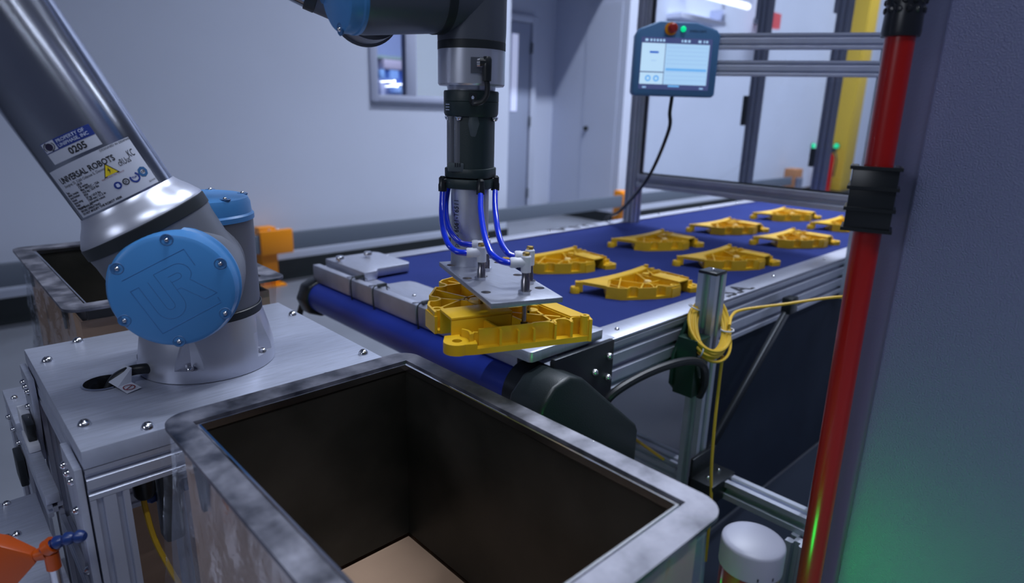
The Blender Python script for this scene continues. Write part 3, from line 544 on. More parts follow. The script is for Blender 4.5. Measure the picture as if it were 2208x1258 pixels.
    body = obj('casting_body', b, YEL, t, loc=(0, 0, 0))
    # channel hood with its open end
    b = nb(); u0, u1 = 0.0, 0.086; hc, hs = math.cos(math.radians(13)), math.sin(math.radians(13))
    def hood(v0, v1, z0, z1, x0=u0, x1=u1): cu, cv = (x0 + x1) / 2, (v0 + v1) / 2; obox(b, (cu * hc - cv * hs, cu * hs + cv * hc, (z0 + z1) / 2), ((hc, hs, 0), (-hs, hc, 0), (0, 0, 1)), (x1 - x0, v1 - v0, z1 - z0))
    hood(-0.0205, 0.0225, H + .001, H + .005); hood(-0.0205, -0.0175, 0, H + .001); hood(0.0195, 0.0225, 0, H + .001); hood(-0.0205, 0.0225, 0, H + .001, u1 - .003, u1); hood(0.006, 0.0085, 0, H + .001, u0 + .030, u1)
    obj('channel_hood', b, YEL, t, loc=(0, 0, 0), bevel=0.0012)
    def lug(cx, cy, r, hr, h, nm='mounting_lug', extra=None):
        q = nb(); lathe(q, [(hr, h), (r, h), (r, 0), (hr, 0), (hr, h)], (cx, cy, 0), (0, 0, 1), 20)
        if extra: prism(q, extra, 0, h)
        return obj(nm, q, YEL, t, loc=(0, 0, 0))
    lug(0.008, -0.046, 0.017, 0.0062, 0.014, extra=[(0.016, -0.061), (0.031, -0.061), (0.031, -0.046), (0.024, -0.036), (0.0245, -0.05)]); 
    q = nb(); prism(q, [(-0.009, -0.044), (-0.004, -0.0205), (0.016, -0.017), (0.014, -0.0305), (0.002, -0.0325), (-0.004, -0.038)], 0, 0.012); obj('mounting_lug', q, YEL, t, loc=(0, 0, 0))
    lug(-0.006, 0.042, 0.009, 0.0048, H - .001); lug(0.178, -0.030, 0.006, 0.0025, H + .004, 'knob')
    q = nb(); lathe(q, [(0, 0.016), (0.011, 0.016), (0.013, 0.012), (0.013, 0), (0, 0)], (0.124, 0.252, 0), (0, 0, 1), 14); wallseg(q, (0.118, 0.238), (0.124, 0.246), 0.016, 0.004, H - .001); obj('foot_knob', q, YEL, t, loc=(0, 0, 0))
    q = nb(); lathe(q, [(0, H + .0005), (0.008, H + .0003), (0.0095, H - .002), (0.0095, 0.003)], (0.052, 0.076, 0), (0, 0, 1), 18); o = obj('boss', q, YELL, t, loc=(0, 0, 0)); o['label'] = 'pale round boss'
    return t
held = casting('yellow ribbed casting held by the suction cups above the roller end')
held.location = (0.4612, 0.5989, 0.8935); held.rotation_euler = (0, 0, math.radians(-30.2)); held.scale = (0.968, 0.968, 0.968)
RB = math.radians(75)
def cpos(P): c, s = math.cos(RB), math.sin(RB); return (P[0] - (c * .182 + s * .030), P[1] - (s * .182 - c * .030), BZ + 0.0004)
rowlab = {0: 'near row on the belt', 1: 'far row on the belt'}; ordl = ['first', 'second', 'third', 'fourth', 'fifth']
rows = (((1.483, 1.0), (1.958, 1.005), (2.476, 1.018), (3.002, 1.03), (3.53, 1.035)), ((1.507, 1.297), (2.021, 1.306), (2.515, 1.304), (3.056, 1.311)))
for r, row in enumerate(rows):
    for i, P in enumerate(row): dup(held, cpos(P), RB + random.uniform(-.03, .03), 'yellow casting lying in the %s, %s from the roller end' % (rowlab[r], ordl[i]))
# ================================================================== ROBOT TABLE
tb = thing('robot_table', 'aluminium topped robot pedestal on slotted extrusion legs', 'table', (0.30, 1.0, 0))
X0, X1, Y0, Y1, ZT = 0.093, 0.507, 0.79, 1.206, 0.79
def cut(o, cutters):
    for c in cutters:
        md = o.modifiers.new('b', 'BOOLEAN'); md.object = c; md.operation = 'DIFFERENCE'; md.solver = 'EXACT'
    dg = bpy.context.evaluated_depsgraph_get(); me = bpy.data.meshes.new_from_object(o.evaluated_get(dg)); o.modifiers.clear(); o.data = me
    me.shade_smooth(); me.set_sharp_from_angle(angle=math.radians(35))
    for c in cutters: bpy.data.objects.remove(c)
def cutter(x, y, z0, z1, r): q = nb(); cyl(q, (x, y, z0), (x, y, z1), r, n=32); return obj('cutter', q, EXTR)
b = nb(); boxmm(b, (X0, Y0, ZT - 0.024), (X1, Y1, ZT)); top = obj('tabletop', b, PLATE, tb, bevel=0.002)
cut(top, [cutter(0.157, 0.983, ZT - .05, ZT + .01, 0.026)])
b = nb(); lathe(b, [(0.0262, 0), (0.0285, 0.0012), (0.0255, 0.002), (0.0252, -0.022)], (0.157, 0.983, ZT), (0, 0, 1), 32); obj('cable_grommet', b, CHROME, tb)
b = nb(); cyl(b, (0.157, 0.983, ZT - .034), (0.157, 0.983, ZT - .0245), 0.03); obj('grommet_well', b, RUBBER, tb)
for x, y in ((0.110, 0.859), (0.165, 0.803), (0.112, 1.124), (0.163, 1.192), (0.490, 0.852), (0.492, 1.11), (0.33, 1.192), (0.45, 1.192), (0.40, 0.803)): inst(BOLT, 'bolt', (x, y, ZT), tb)
zr = ZT - 0.024 - 0.0205
for y in (Y0 + .021, Y1 - .021): q = nb(); extrusion(q, (X0 + .001, y, zr), (X1 - .001, y, zr), 0.04, 0.04, 0.02); obj('top_rail', q, EXTR, tb)
for x in (X0 + .021, X1 - .021): q = nb(); extrusion(q, (x, Y0 + .0415, zr), (x, Y1 - .0415, zr), 0.04, 0.04, 0.02); obj('top_rail', q, EXTR, tb)
for x in (X0 + .021, X1 - .021):
    for y in (Y0 + .031, Y1 - .031): q = nb(); extrusion(q, (x, y, 0.05), (x, y, zr - 0.0205), 0.04, 0.06, 0.02, (0, 1, 0)); obj('leg', q, EXTR, tb); q = nb(); lathe(q, [(0, 0), (0.035, 0), (0.035, 0.01), (0.01, 0.02), (0.01, 0.05), (0, 0.05)], (x, y, 0), (0, 0, 1), 14); obj('levelling_foot', q, RUBBER, tb)
for z in (0.50, 0.20):
    for x in (X0 + .021, X1 - .021): q = nb(); extrusion(q, (x, Y0 + .062, z), (x, Y1 - .062, z), 0.04, 0.04, 0.02); obj('stretcher', q, EXTR, tb)
    q = nb(); extrusion(q, (X0 + .042, Y1 - .031, z), (X1 - .042, Y1 - .031, z), 0.04, 0.04, 0.02); obj('stretcher', q, EXTR, tb)
for y0, y1, zz in ((Y0 + .003, Y0 + .085, 0.60), (Y1 - .085, Y1 - .003, 0.62)):
    q = nb(); prism(q, [(y0, zz), (y0, ZT - .022), (y1, ZT - .022), (y1, ZT - .07), (y0 + .05, zz + .03), (y0 + .05, zz)] if y0 < 1 else [(y1, zz), (y1, ZT - .022), (y0, ZT - .022), (y0, ZT - .07), (y1 - .05, zz + .03), (y1 - .05, zz)], X0 - .009, X0 - .001, lambda a, c, d: (d, a, c)); obj('gusset_plate', q, PLATE, tb, bevel=0.001)
    ee = (y0 + .022, y0 + .045, y0 + .068) if y0 < 1 else (y1 - .068, y1 - .045, y1 - .022)
    for y in ee: inst(BOLTS, 'bolt', (X0 - .009, y, ZT - .045), tb, (-1, 0, 0))
    yy = y0 + .025 if y0 < 1 else y1 - .025
    for z in (ZT - .085, ZT - .125, zz + .02): inst(BOLTS, 'bolt', (X0 - .009, yy, z), tb, (-1, 0, 0))
# side benches at the lower left
t = thing('side_bench', 'lower aluminium bench plate behind the left side of the robot table', 'bench', (0.02, 1.2, 0))
b = nb(); boxmm(b, (0.060, 1.00, 0.625), (0.0835, 1.36, 0.64)) if False else boxmm(b, (0.062, 1.215, 0.645), (0.50, 1.36, 0.66)); 
b.clear(); prism(b, [(0.066, 0.96), (0.0825, 0.96), (0.0825, 1.212), (0.150, 1.212), (0.150, 1.40), (0.066, 1.40)], 0.645, 0.66); obj('bench_top', b, PLATE, t, bevel=0.001)
b = nb(); extrusion(b, (0.0755, 0.962, 0.6345), (0.0755, 1.40, 0.6345), 0.018, 0.02, 0.02); obj('bench_rail', b, EXTR, t)
for y in (1.19, 1.37): q = nb(); extrusion(q, (0.0755, y, 0.0), (0.0755, y, 0.624), 0.018, 0.05, 0.025, (0, 1, 0)); obj('leg', q, EXTR, t)
for x, y in ((0.078, 1.345), (0.125, 1.37)): inst(BOLTS, 'bolt', (x, y, 0.66), t)
for y, z in ((1.33, 0.634), (1.27, 0.634), (1.21, 0.634)): inst(BOLTS, 'bolt', (0.0655, y, z), t, (-1, 0, 0))
b = nb(); boxmm(b, (0.055, 1.17, 0.575), (0.0655, 1.225, 0.622)); obj('corner_joint', b, RUBBER, t, bevel=0.002)
b = nb(); boxmm(b, (0.068, 1.10, 0.6605), (0.083, 1.17, 0.672)); boxmm(b, (0.070, 1.165, 0.672), (0.083, 1.205, 0.70)); obj('sensor_block', b, WHITEP, t, bevel=0.002)
b = nb(); boxmm(b, (0.071, 1.115, 0.672), (0.082, 1.163, 0.700)); obj('sensor_body', b, BLACKS, t, bevel=0.002)
t = thing('front_bench', 'grey aluminium bench plate at the lower left corner under the air nozzle', 'bench', (-0.05, 1.0, 0))
b = nb(); boxmm(b, (-0.30, 0.60, 0.608), (0.0635, 1.055, 0.62)); obj('bench_top', b, PLATE, t, bevel=0.001)
b = nb(); extrusion(b, (0.042, 0.60, 0.5875), (0.042, 1.05, 0.5875), 0.04, 0.04, 0.02); extrusion(b, (-0.28, 0.60, 0.5875), (-0.28, 1.05, 0.5875), 0.04, 0.04, 0.02); obj('bench_rail', b, EXTR, t)
for x in (-0.28, 0.042):
    for y in (0.62, 1.03): q = nb(); extrusion(q, (x, y, 0), (x, y, 0.567), 0.04, 0.04, 0.02, (0, 1, 0)); obj('leg', q, EXTR, t)
for x, y in ((0.029, 1.045), (0.020, 0.955), (0.030, 0.955)): inst(BOLTS, 'bolt', (x, y, 0.62), t)
# air nozzle: orange fan nozzle on blue segmented hose, orange clamp on steel rod
t = thing('air_nozzle', 'orange fan nozzle on a dark blue segmented hose at the lower left corner', 'nozzle', (0.0494, 0.775, 0.62))
NC = V((0, 0, 1.17))
def nz(x, y, z): return NC + (V((x, y, z)) - NC) * 0.875
def hood_pts(p, wv, hv): return [p + wv + hv, p - wv + hv, p - wv - hv, p + wv - hv]
b = nb(); e0 = nz(0.042, 0.896, 0.6175); e1 = nz(-0.005, 0.925, 0.603); d = (e1 - e0).normalized(); x, y, z = basis(d)
r0 = [b.verts.new(q) for q in hood_pts(e0, x * 0.006, y * 0.006)]; r1 = [b.verts.new(q) for q in hood_pts(e0 + d * 0.028, x * 0.010, V((0, 0, 0.03)))]; r2 = [b.verts.new(q) for q in hood_pts(e0 + d * 0.075, x * 0.012, V((0, 0, 0.055)))]
for A, B in ((r0, r1), (r1, r2)):
    for i in range(4): b.faces.new((A[i], A[(i + 1) % 4], B[(i + 1) % 4], B[i]))
b.faces.new(list(reversed(r0))); b.faces.new(r2); obj('fan_nozzle', b, ORANGEP, t, bevel=0.0015)
b = nb(); cyl(b, e0 - d * 0.0005, e0 - d * 0.012, 0.0065, 0.0085, 14); obj('nozzle_socket', b, ORANGEP, t)
pts = [nz(0.049, 0.8905, 0.623), nz(0.060, 0.884, 0.632), nz(0.070, 0.876, 0.6375), nz(0.081, 0.868, 0.641), nz(0.091, 0.859, 0.642)]
for i in range(4):
    q = nb(); p0, p1 = pts[i], pts[i + 1]; L = (p1 - p0).length; lathe(q, [(0, 0), (0.0048, 0), (0.0075, L * 0.35), (0.0065, L * 0.75), (0.0042, L), (0, L)], p0, p1 - p0, 14); obj('hose_segment', q, mat('dark_blue_hose', (0.010, 0.030, 0.14), 0.3), t)
b = nb(); lathe(b, [(0.0095, -0.004), (0.0095, 0.004), (0.006, 0.004), (0.006, -0.004), (0.0095, -0.004)], nz(0.0565, 0.886, 0.629), pts[1] - pts[0], 16); cyl(b, nz(0.0565, 0.886, 0.620), nz(0.0565, 0.886, 0.620) - V((0, 0, 0.02)), 0.0072, n=14); obj('hose_clamp', b, ORANGEP, t)
b = nb(); p = nz(0.0565, 0.886, 0.620); cyl(b, (p.x, p.y, 0.62), p - V((0, 0, 0.0195)), 0.0055, n=12); obj('rod', b, CHROME, t)
# connector, cables seen under the table
t = thing('cable_connector', 'black round plug with a yellow cable hanging below the robot table edge', 'connector', (0.16, 0.835, 0.70))
b = nb(); lathe(b, [(0, -0.012), (0.010, -0.012), (0.013, -0.006), (0.013, 0.012), (0.015, 0.013), (0.015, 0.026), (0, 0.026)], (0.158, 0.835, 0.694), (0, 0, 1), 18); obj('plug', b, BLACKS, t)
b = nb(); boxmm(b, (0.174, 0.835, 0.60), (0.20, 0.865, 0.7245)); obj('cable_boot', b, BLACKS, t, bevel=0.006)
b = nb(); tube(b, spline([(0.155, 0.835, 0.684), (0.156, 0.832, 0.66), (0.160, 0.828, 0.62), (0.172, 0.825, 0.57), (0.19, 0.82, 0.50), (0.2, 0.82, 0.40)]), 0.0035, 8); obj('yellow_lead', b, CABLEY, t)
t = thing('coolant_hose', 'short bright blue segmented hose under the robot table beside the yellow lead', 'hose', (0.17, 0.87, 0.66))
for i in range(3):
    p0 = V((0.165 + i * 0.020, 0.875 - i * 0.006, 0.655 + i * 0.004)); p1 = p0 + V((0.019, -0.006, 0.004)); q = nb(); L = (p1 - p0).length
    lathe(q, [(0, 0), (0.005, 0), (0.009, L * .3), (0.0075, L * .8), (0.005, L), (0, L)], p0, p1 - p0, 14); obj('hose_segment', q, mat('blue_segment', (0.012, 0.06, 0.30), 0.3), t)
b = nb(); cyl(b, (0.205, 0.88, 0.0), (0.205, 0.88, 0.645), 0.009, n=12); obj('rod', b, EXTR, t)
# ================================================================== STEEL CHUTES OVER CARDBOARD BOXES
def film_sheet(p0, p1, ztop, zbot, out, flare, seed, m=26, k=22):
    rnd = random.Random(seed); ph = [(rnd.uniform(8, 40), rnd.uniform(-12, 12), rnd.uniform(0, 6.28)) for _ in range(7)]
    q = nb(); p0 = V(p0); p1 = V(p1); out = V(out); rows = []
    for j in range(k + 1):
        v = j / k; r = []
        for i in range(m + 1):
            u = i / m; p = p0.lerp(p1, u); z = ztop + (zbot - ztop) * v
            wv = sum(math.sin(a * u * 1.3 + c * v * 2 + d) for a, c, d in ph) / 7
            off = 0.004 + flare * v ** 1.2 * (0.6 + 0.4 * math.sin(3 * u + 1)) + (0.004 + 0.012 * v) * (wv + 0.5)
            r.append(q.verts.new(V((p.x, p.y, z)) + out * off))
        rows.append(r)
    for a, c in zip(rows, rows[1:]):
        for i in range(m): q.faces.new((a[i], a[i + 1], c[i + 1], c[i]))
    return q
def chute(x0, y0, x1, y1, ix0, iy0, ix1, iy1, z, lab, blab, seed, zin):
    t = thing('steel_chute', lab, 'chute', ((x0 + x1) / 2, (y0 + y1) / 2, 0.3))
    b = nb(); outer = rrect(x0, y0, x1, y1, 0.028, 8); n = len(outer) // 4; inner = []
    for cx, cy in ((ix1, iy1), (ix0, iy1), (ix0, iy0), (ix1, iy0)): inner += [(cx + 1e-5 * i * (1 if cx < (x0 + x1) / 2 else -1), cy) for i in range(n)]
    ringplate(b, outer, inner, z - 0.005, z); obj('rim', b, STEEL, t)
    g = 0.004; b = nb()
    a = (ix0 + g, iy0 + g, ix1 - g, iy1 - g)
    def q4(x0, y0, x1, y1): return [(x1, y1), (x0, y1), (x0, y0), (x1, y0)]
    ringplate(b, q4(*a), q4(a[0] + .0022, a[1] + .0022, a[2] - .0022, a[3] - .0022), z - 0.012, z - 0.003); obj('inner_lip', b, CHROME, t)
    b = nb(); ringplate(b, q4(ix0 + .0005, iy0 + .0005, ix1 - .0005, iy1 - .0005), q4(*a), z - 0.014, z - 0.012); obj('gap_shade', b, RUBBER, t)  # black strip, puts the shade of the slit under the rim into colour
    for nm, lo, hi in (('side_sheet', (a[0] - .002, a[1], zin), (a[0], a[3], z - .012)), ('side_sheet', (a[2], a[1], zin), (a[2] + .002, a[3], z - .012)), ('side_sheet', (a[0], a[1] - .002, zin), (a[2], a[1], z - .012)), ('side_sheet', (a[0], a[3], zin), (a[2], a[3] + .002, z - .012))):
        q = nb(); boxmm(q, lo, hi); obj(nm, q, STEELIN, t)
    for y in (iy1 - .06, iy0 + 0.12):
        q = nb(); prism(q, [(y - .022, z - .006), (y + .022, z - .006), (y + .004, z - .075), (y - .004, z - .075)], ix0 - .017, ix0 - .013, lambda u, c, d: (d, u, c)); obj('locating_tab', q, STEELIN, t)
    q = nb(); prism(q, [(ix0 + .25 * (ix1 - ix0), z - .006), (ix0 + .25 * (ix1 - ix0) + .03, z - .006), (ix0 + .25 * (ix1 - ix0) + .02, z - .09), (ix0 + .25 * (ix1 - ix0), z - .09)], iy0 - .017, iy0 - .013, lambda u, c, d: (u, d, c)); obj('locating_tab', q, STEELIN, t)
    c = thing('cardboard_box', blab, 'box', ((x0 + x1) / 2, (y0 + y1) / 2, 0))
    e = 0.010; T = 0.004
    for lo, hi in (((ix0 - e, iy0 - e, 0), (ix0 - e + T, iy1 + e, z - .03)), ((ix1 + e - T, iy0 - e, 0), (ix1 + e, iy1 + e, z - .03)), ((ix0 - e + T, iy0 - e, 0), (ix1 + e - T, iy0 - e + T, z - .03)), ((ix0 - e + T, iy1 + e - T, 0), (ix1 + e - T, iy1 + e, z - .03))):
        q = nb(); boxmm(q, lo, hi); obj('box_side', q, CARD, c)
    q = nb(); boxmm(q, (ix0 + .006, iy0 + .006, zin - .012), (ix1 - .006, iy1 - .006, zin - .004)); obj('box_floor', q, CARD, c)
    return t, c
ch1, bx1 = chute(0.162, 0.223, 0.496, 0.735, 0.1885, 0.254, 0.4715, 0.703, 0.83, 'large steel chute with rounded rim in the foreground', 'cardboard box under the foreground steel chute, wrapped in film', 3, 0.552)
ch2, bx2 = chute(0.158, 1.240, 0.545, 1.880, 0.192, 1.278, 0.505, 1.835, 0.83, 'steel chute behind the robot arm at the left', 'cardboard box under the rear steel chute beyond the table', 5, 0.45)
def film(parent_label, loc, sheets):
    t = thing('plastic_film', parent_label, 'plastic film', loc)
    for s in sheets: o = obj('film_side', s, FILM, t)
    return t
film('clear plastic film draped over the cardboard box of the foreground chute', (0.17, 0.45, 0.81), [film_sheet((0.176, 0.725), (0.176, 0.235), 0.822, 0.30, (-1, 0, 0), 0.05, 1), film_sheet((0.166, 0.736), (0.20, 0.716), 0.822, 0.45, (-0.8, 0.25, 0), 0.03, 9, 8), film_sheet((0.176, 0.240), (0.478, 0.240), 0.822, 0.30, (0, -1, 0), 0.012, 2), film_sheet((0.478, 0.240), (0.486, 0.30), 0.822, 0.30, (0.8, -0.5, 0), 0.022, 12, 10), film_sheet((0.486, 0.30), (0.486, 0.72), 0.822, 0.30, (1, 0, 0), 0.012, 13)])
film('clear crinkled plastic film wrapped round the rear cardboard box', (0.17, 1.5, 0.81), [film_sheet((0.178, 1.85), (0.178, 1.262), 0.822, 0.45, (-1, 0, 0), 0.004, 4, 34), film_sheet((0.178, 1.262), (0.52, 1.262), 0.822, 0.45, (0, -1, 0), 0.004, 6), film_sheet((0.52, 1.262), (0.52, 1.85), 0.822, 0.45, (1, 0, 0), 0.004, 8)])
# ================================================================== ROBOT ARM
B = V((0.297, 0.981, 0)); n_ = V((-0.403, -0.915, 0)).normalized(); m_ = V((0.915, -0.403, 0)).normalized(); Zv = V((0, 0, 1))
rb = thing('industrial_robot', 'grey and silver industrial robot arm with blue joint caps on the aluminium table', 'robot arm', (B.x, B.y, ZT))
b = nb(); lathe(b, [(0, 0.001), (0.0955, 0.001), (0.096, 0.012), (0.0945, 0.030), (0.089, 0.055), (0.0835, 0.075), (0.0825, 0.080), (0, 0.080)], (B.x, B.y, ZT), Zv, 56); base = obj('base', b, ROBCAST, rb)
def pocket_cutter(a):
    d = V((math.cos(a), math.sin(a), 0)); sd = V((-d.y, d.x, 0)); o = V((B.x, B.y, 0)); q = nb()
    prism(q, [(0.0832, 0), (0.13, -0.092), (0.13, 0.092)], ZT + 0.020, ZT + 0.078, lambda x, y, z: o + d * x + sd * y + V((0, 0, z))); return obj('cutter', q, EXTR)
PA = [-2.15 + k * 1.2566 for k in range(5)]
cut(base, [pocket_cutter(a) for a in PA])
for a in PA: inst(BOLTS, 'bolt', B + Zv * (ZT + 0.0205) + V((math.cos(a), math.sin(a), 0)) * 0.0900, base)
b = nb(); lathe(b, [(0.081, 0.080), (0.0825, 0.081), (0.0825, 0.091), (0.081, 0.092)], (B.x, B.y, ZT), Zv, 56); obj('seal_ring', b, RUBBER, rb)
b = nb(); lathe(b, [(0, 0.092), (0.080, 0.092), (0.0805, 0.10), (0.0800, 0.219), (0, 0.219)], (B.x, B.y, ZT), Zv, 56); obj('base_joint', b, ROBGREY, rb)
def cap(p, axis, r, h, nm='joint_cap', nscrew=6, up=None, ph=0.0, par=rb):
    q = nb(); lathe(q, [(r * 0.98, 0), (r * 1.02, 0.0005), (r * 1.02, h * 0.22), (r * 0.985, h * 0.30), (r * 0.97, h * 0.72), (r * 0.93, h * 0.92), (r * 0.86, h), (0, h * 1.015)], p, axis, 64, up); o = obj(nm, q, CAPB, par)
    x, y, z = basis(axis, up)
    for i in range(nscrew):
        a = ph + 2 * PI * i / nscrew; c = V(p) + (x * math.cos(a) + y * math.sin(a)) * r * 0.86 + z * (h * 0.985)
        q = nb(); lathe(q, [(0.0068, -0.002), (0.0075, 0.0004), (0.0068, 0.0010), (0.0055, 0.0004), (0, 0.0002)], c, axis, 16); obj('screw_recess', q, mat('cap_recess', (0.045, 0.15, 0.36), 0.4), o); inst(BOLTT, 'screw', c + z * 0.0003, o, z)
    return o
cap((B.x, B.y, ZT + 0.2192), Zv, 0.0805, 0.034, nscrew=6, ph=0.35)
# shoulder housing along n_, cap facing the camera
SH = B - m_ * 0.008 + Zv * 0.952
b = nb(); lathe(b, [(0, 0.0), (0.074, 0.0), (0.0755, 0.03), (0.0745, 0.0605), (0.0735, 0.062), (0.0745, 0.0635), (0.0765, 0.08), (0.0765, 0.13), (0.073, 0.158), (0, 0.158)], SH, n_, 56); obj('shoulder_joint', b, ROBGREY, rb)
CP = SH + n_ * 0.158; co = cap(CP, n_, 0.0735, 0.033, nscrew=6, up=Zv, ph=PI / 2)
# engraved emblem on the cap: outlined square with letters, turned about 27 degrees
CF = CP + n_ * 0.0333; ex = -m_ if False else m_; ca, sa = math.cos(math.radians(27)), math.sin(math.radians(27))
def em(x, y): xx, yy = x * ca - y * sa, x * sa + y * ca; return CF + (ex * xx + Zv * yy) * 1.28
def stroke(ps, r=0.00040): q = nb(); tube(q, [em(x, y) for x, y in ps], r, 5); return q
g = [stroke([(-0.030, 0.030), (0.030, 0.030), (0.030, 0.012)]), stroke([(0.030, -0.024), (0.030, -0.030), (-0.030, -0.030), (-0.030, 0.018)]), stroke([(-0.030, 0.018), (-0.022, 0.018), (-0.022, -0.010)] + arc(-0.009, -0.010, 0.013, 180, 360, 10) + [(0.004, 0.010)]), stroke([(-0.013, 0.018), (-0.013, -0.010)] + arc(-0.009, -0.010, 0.004, 180, 360, 6) + [(-0.005, 0.022), (0.014, 0.022)] + arc(0.014, 0.012, 0.010, 90, -60, 10) + [(0.032, -0.020), (0.020, -0.020), (0.008, 0.0), (0.004, 0.0)]), stroke([(0.004, 0.014), (0.012, 0.014)] + arc(0.012, 0.011, 0.003, 90, -90, 5) + [(0.004, 0.008)])]
obj('engraved_emblem', merge(g), mat('cap_engraving', (0.060, 0.180, 0.41), 0.36), co)
# upper arm
ad = (Zv * 0.895 - m_ * 0.445).normalized(); SA = SH + n_ * 0.105
def ap(t): return SA + ad * t
b = nb(); lathe(b, [(0, 0.0), (0.0765, 0.0), (0.0765, 0.058), (0.0775, 0.066), (0.0775, 0.068), (0, 0.068)], SA, ad, 56); obj('upper_arm_socket', b, ROBGREY, rb)
b = nb(); lathe(b, [(0.0775, 0.068), (0.079, 0.0685), (0.079, 0.082), (0.0775, 0.083)], SA, ad, 56); obj('seal_ring', b, RUBBER, rb)
b = nb(); lathe(b, [(0, 0.083), (0.078, 0.083), (0.0775, 0.086), (0.070, 0.098), (0.0635, 0.106), (0.0600, 0.1115), (0.0590, 0.114), (0, 0.114)], SA, ad, 56); obj('arm_flare', b, ROBCAST, rb)
b = nb(); lathe(b, [(0.058, 0.113), (0.058, 0.50), (0, 0.50)], SA, ad, 64); arm = obj('upper_arm_tube', b, ROBSIL, rb)
cdir = (V((0, 0, 1.17)) - ap(0.18)); cdir = (cdir - ad * cdir.dot(ad)).normalized(); rdir = ad.cross(cdir)
if rdir.x < 0: rdir = -rdir
def lab(x, t, dr=0.0, r0=0.058): th = x / r0; return ap(t) + (cdir * math.cos(th) + rdir * math.sin(th)) * (r0 + dr)
def sheet(nm, x0, t0, x1, t1, dr, m, par=arm, sk=0.0, nx=20):
    q = nb(); g = [[q.verts.new(lab(x0 + (x1 - x0) * i / nx, (t0 if j == 0 else t1) + sk * i / nx, dr)) for i in range(nx + 1)] for j in (0, 1)]
    for i in range(nx): q.faces.new((g[0][i], g[0][i + 1], g[1][i + 1], g[1][i]))
    return obj(nm, q, m, par)
def ltext(body, x, t, size, m, par=arm, bold=0, sx=1.0, dr=0.0006, sk=0.0): q = text_bm(body, size, lambda a, c: lab(x + a, t + c + sk * a, dr), bold, sx=sx); return obj('lettering', q, m, par, smooth=False)
L1 = sheet('rating_label', -0.066, 0.1165, 0.042, 0.1755, 0.00025, PAPER)
ltext('UNIVERSAL ROBOTS', -0.0575, 0.1585, 0.0096, INK, L1, 0.00022, 0.80); ltext('Energivej 25, 5260 Odense S, Denmark', -0.0565, 0.1535, 0.0044, INK, L1, 0, 0.83)
ltext('DESIGNED IN DENMARK', 0.004, 0.1725, 0.0036, INK, L1, 0, 1.0)
for i, s in enumerate(('Type:', 'Model / Article:', 'Serial Number:', 'Payload:', 'Ingress rating:', 'Weight:', 'Max. speed:')): ltext(s, -0.0625, 0.1465 - i * 0.0033, 0.0036, INK, L1, 0.0001, 0.85)
for i, s in enumerate(('UR10', 'CB series', 'Max 48VDC - 12A', '10.0 kg / 22.0 lbs', 'IP54', '29 kg / 63.9 lbs', '1300 mm / 51.2 in', 'Industrial robot')): ltext(s, -0.0395, 0.1500 - i * 0.0033, 0.0037, INK, L1, 0.0001, 0.85)
ltext('RISK OF ELECTRIC SHOCK', -0.012, 0.1435, 0.0022, INKR, L1, 0, 1.0)
for i, s in enumerate(('READ MANUAL', 'BEFORE OPERATING', 'DO NOT MODIFY THE ROBOT ARM')): ltext(s, -0.060, 0.1255 - i * 0.0034, 0.0036, INK, L1, 0.0001, 0.95)
ltext('cRUus', 0.0125, 0.1500, 0.0105, INK, L1, 0, 0.55); ltext('KC', 0.0275, 0.1545, 0.0120, INK, L1, 0, 0.55); ltext('2019-R1', 0.031, 0.1205, 0.003, INK, L1)
def poly_on(nm, pts, m, dr): q = nb(); q.faces.new([q.verts.new(lab(x, t, dr)) for x, t in pts]); return obj(nm, q, m, L1, smooth=False)
tx, tt = 0.0005, 0.1455; poly_on('warning_triangle', [(tx - .0088, tt - .0005), (tx + .0088, tt - .0005), (tx, tt + .0145)], INK, 0.0006); poly_on('warning_field', [(tx - .0072, tt + .0005), (tx + .0072, tt + .0005), (tx, tt + .0124)], SIGNY, 0.0009)
poly_on('warning_bolt', [(tx + .0012, tt + .0095), (tx - .0016, tt + .0055), (tx - .0002, tt + .0055), (tx - .0008, tt + .0015), (tx + .0016, tt + .0062), (tx + .0003, tt + .0062)], INK, 0.0012)
def disc_on(x, t, r, m, ri=0.0, dr=0.0006, n=20, a0=0, a1=360):
    q = nb(); P = [(x + r * math.cos(math.radians(a0 + (a1 - a0) * i / n)), t + r * math.sin(math.radians(a0 + (a1 - a0) * i / n))) for i in range(n + 1)]; I = [(x + ri * (px - x) / r, t + ri * (pt - t) / r) for px, pt in P]
    A = [q.verts.new(lab(*p, dr)) for p in P]; Bv = [q.verts.new(lab(*p, dr)) for p in I]
    for i in range(n): q.faces.new((A[i], A[i + 1], Bv[i + 1], Bv[i]))
    return obj('round_mark', q, m, L1, smooth=False)
disc_on(-0.001, 0.1325, 0.0042, INKB, 0.0008); poly_on('mark_figure', [(-0.003, 0.131), (-0.001, 0.130), (0.001, 0.131), (0.0005, 0.1345), (-0.0025, 0.1345)], INKW, 0.0009)
disc_on(0.0085, 0.1325, 0.0038, INK, 0.0026); ltext('25', 0.0065, 0.1312, 0.0036, INK, L1, 0.0001, 0.9); disc_on(0.0195, 0.1325, 0.0060, INKB, 0.0040, a0=150, a1=420); ltext('TUV', 0.0162, 0.1318, 0.0032, INKB, L1, 0.0001)
disc_on(0.0315, 0.1345, 0.0062, mat('teal_ink', (0.02, 0.10, 0.26), 0.45), 0.0030, n=8); ltext('CR', 0.0293, 0.1332, 0.0036, INK, L1, 0.0001)
L2 = sheet('property_label', -0.0475, 0.1800, 0.011, 0.2045, 0.00022, PAPER, sk=-0.001); sheet('blue_band', -0.0475, 0.1925, 0.011, 0.2047, 0.0005, INKB, L2, sk=-0.001)
sheet('emblem_field', -0.0465, 0.1932, -0.030, 0.2040, 0.0008, PAPER, L2)
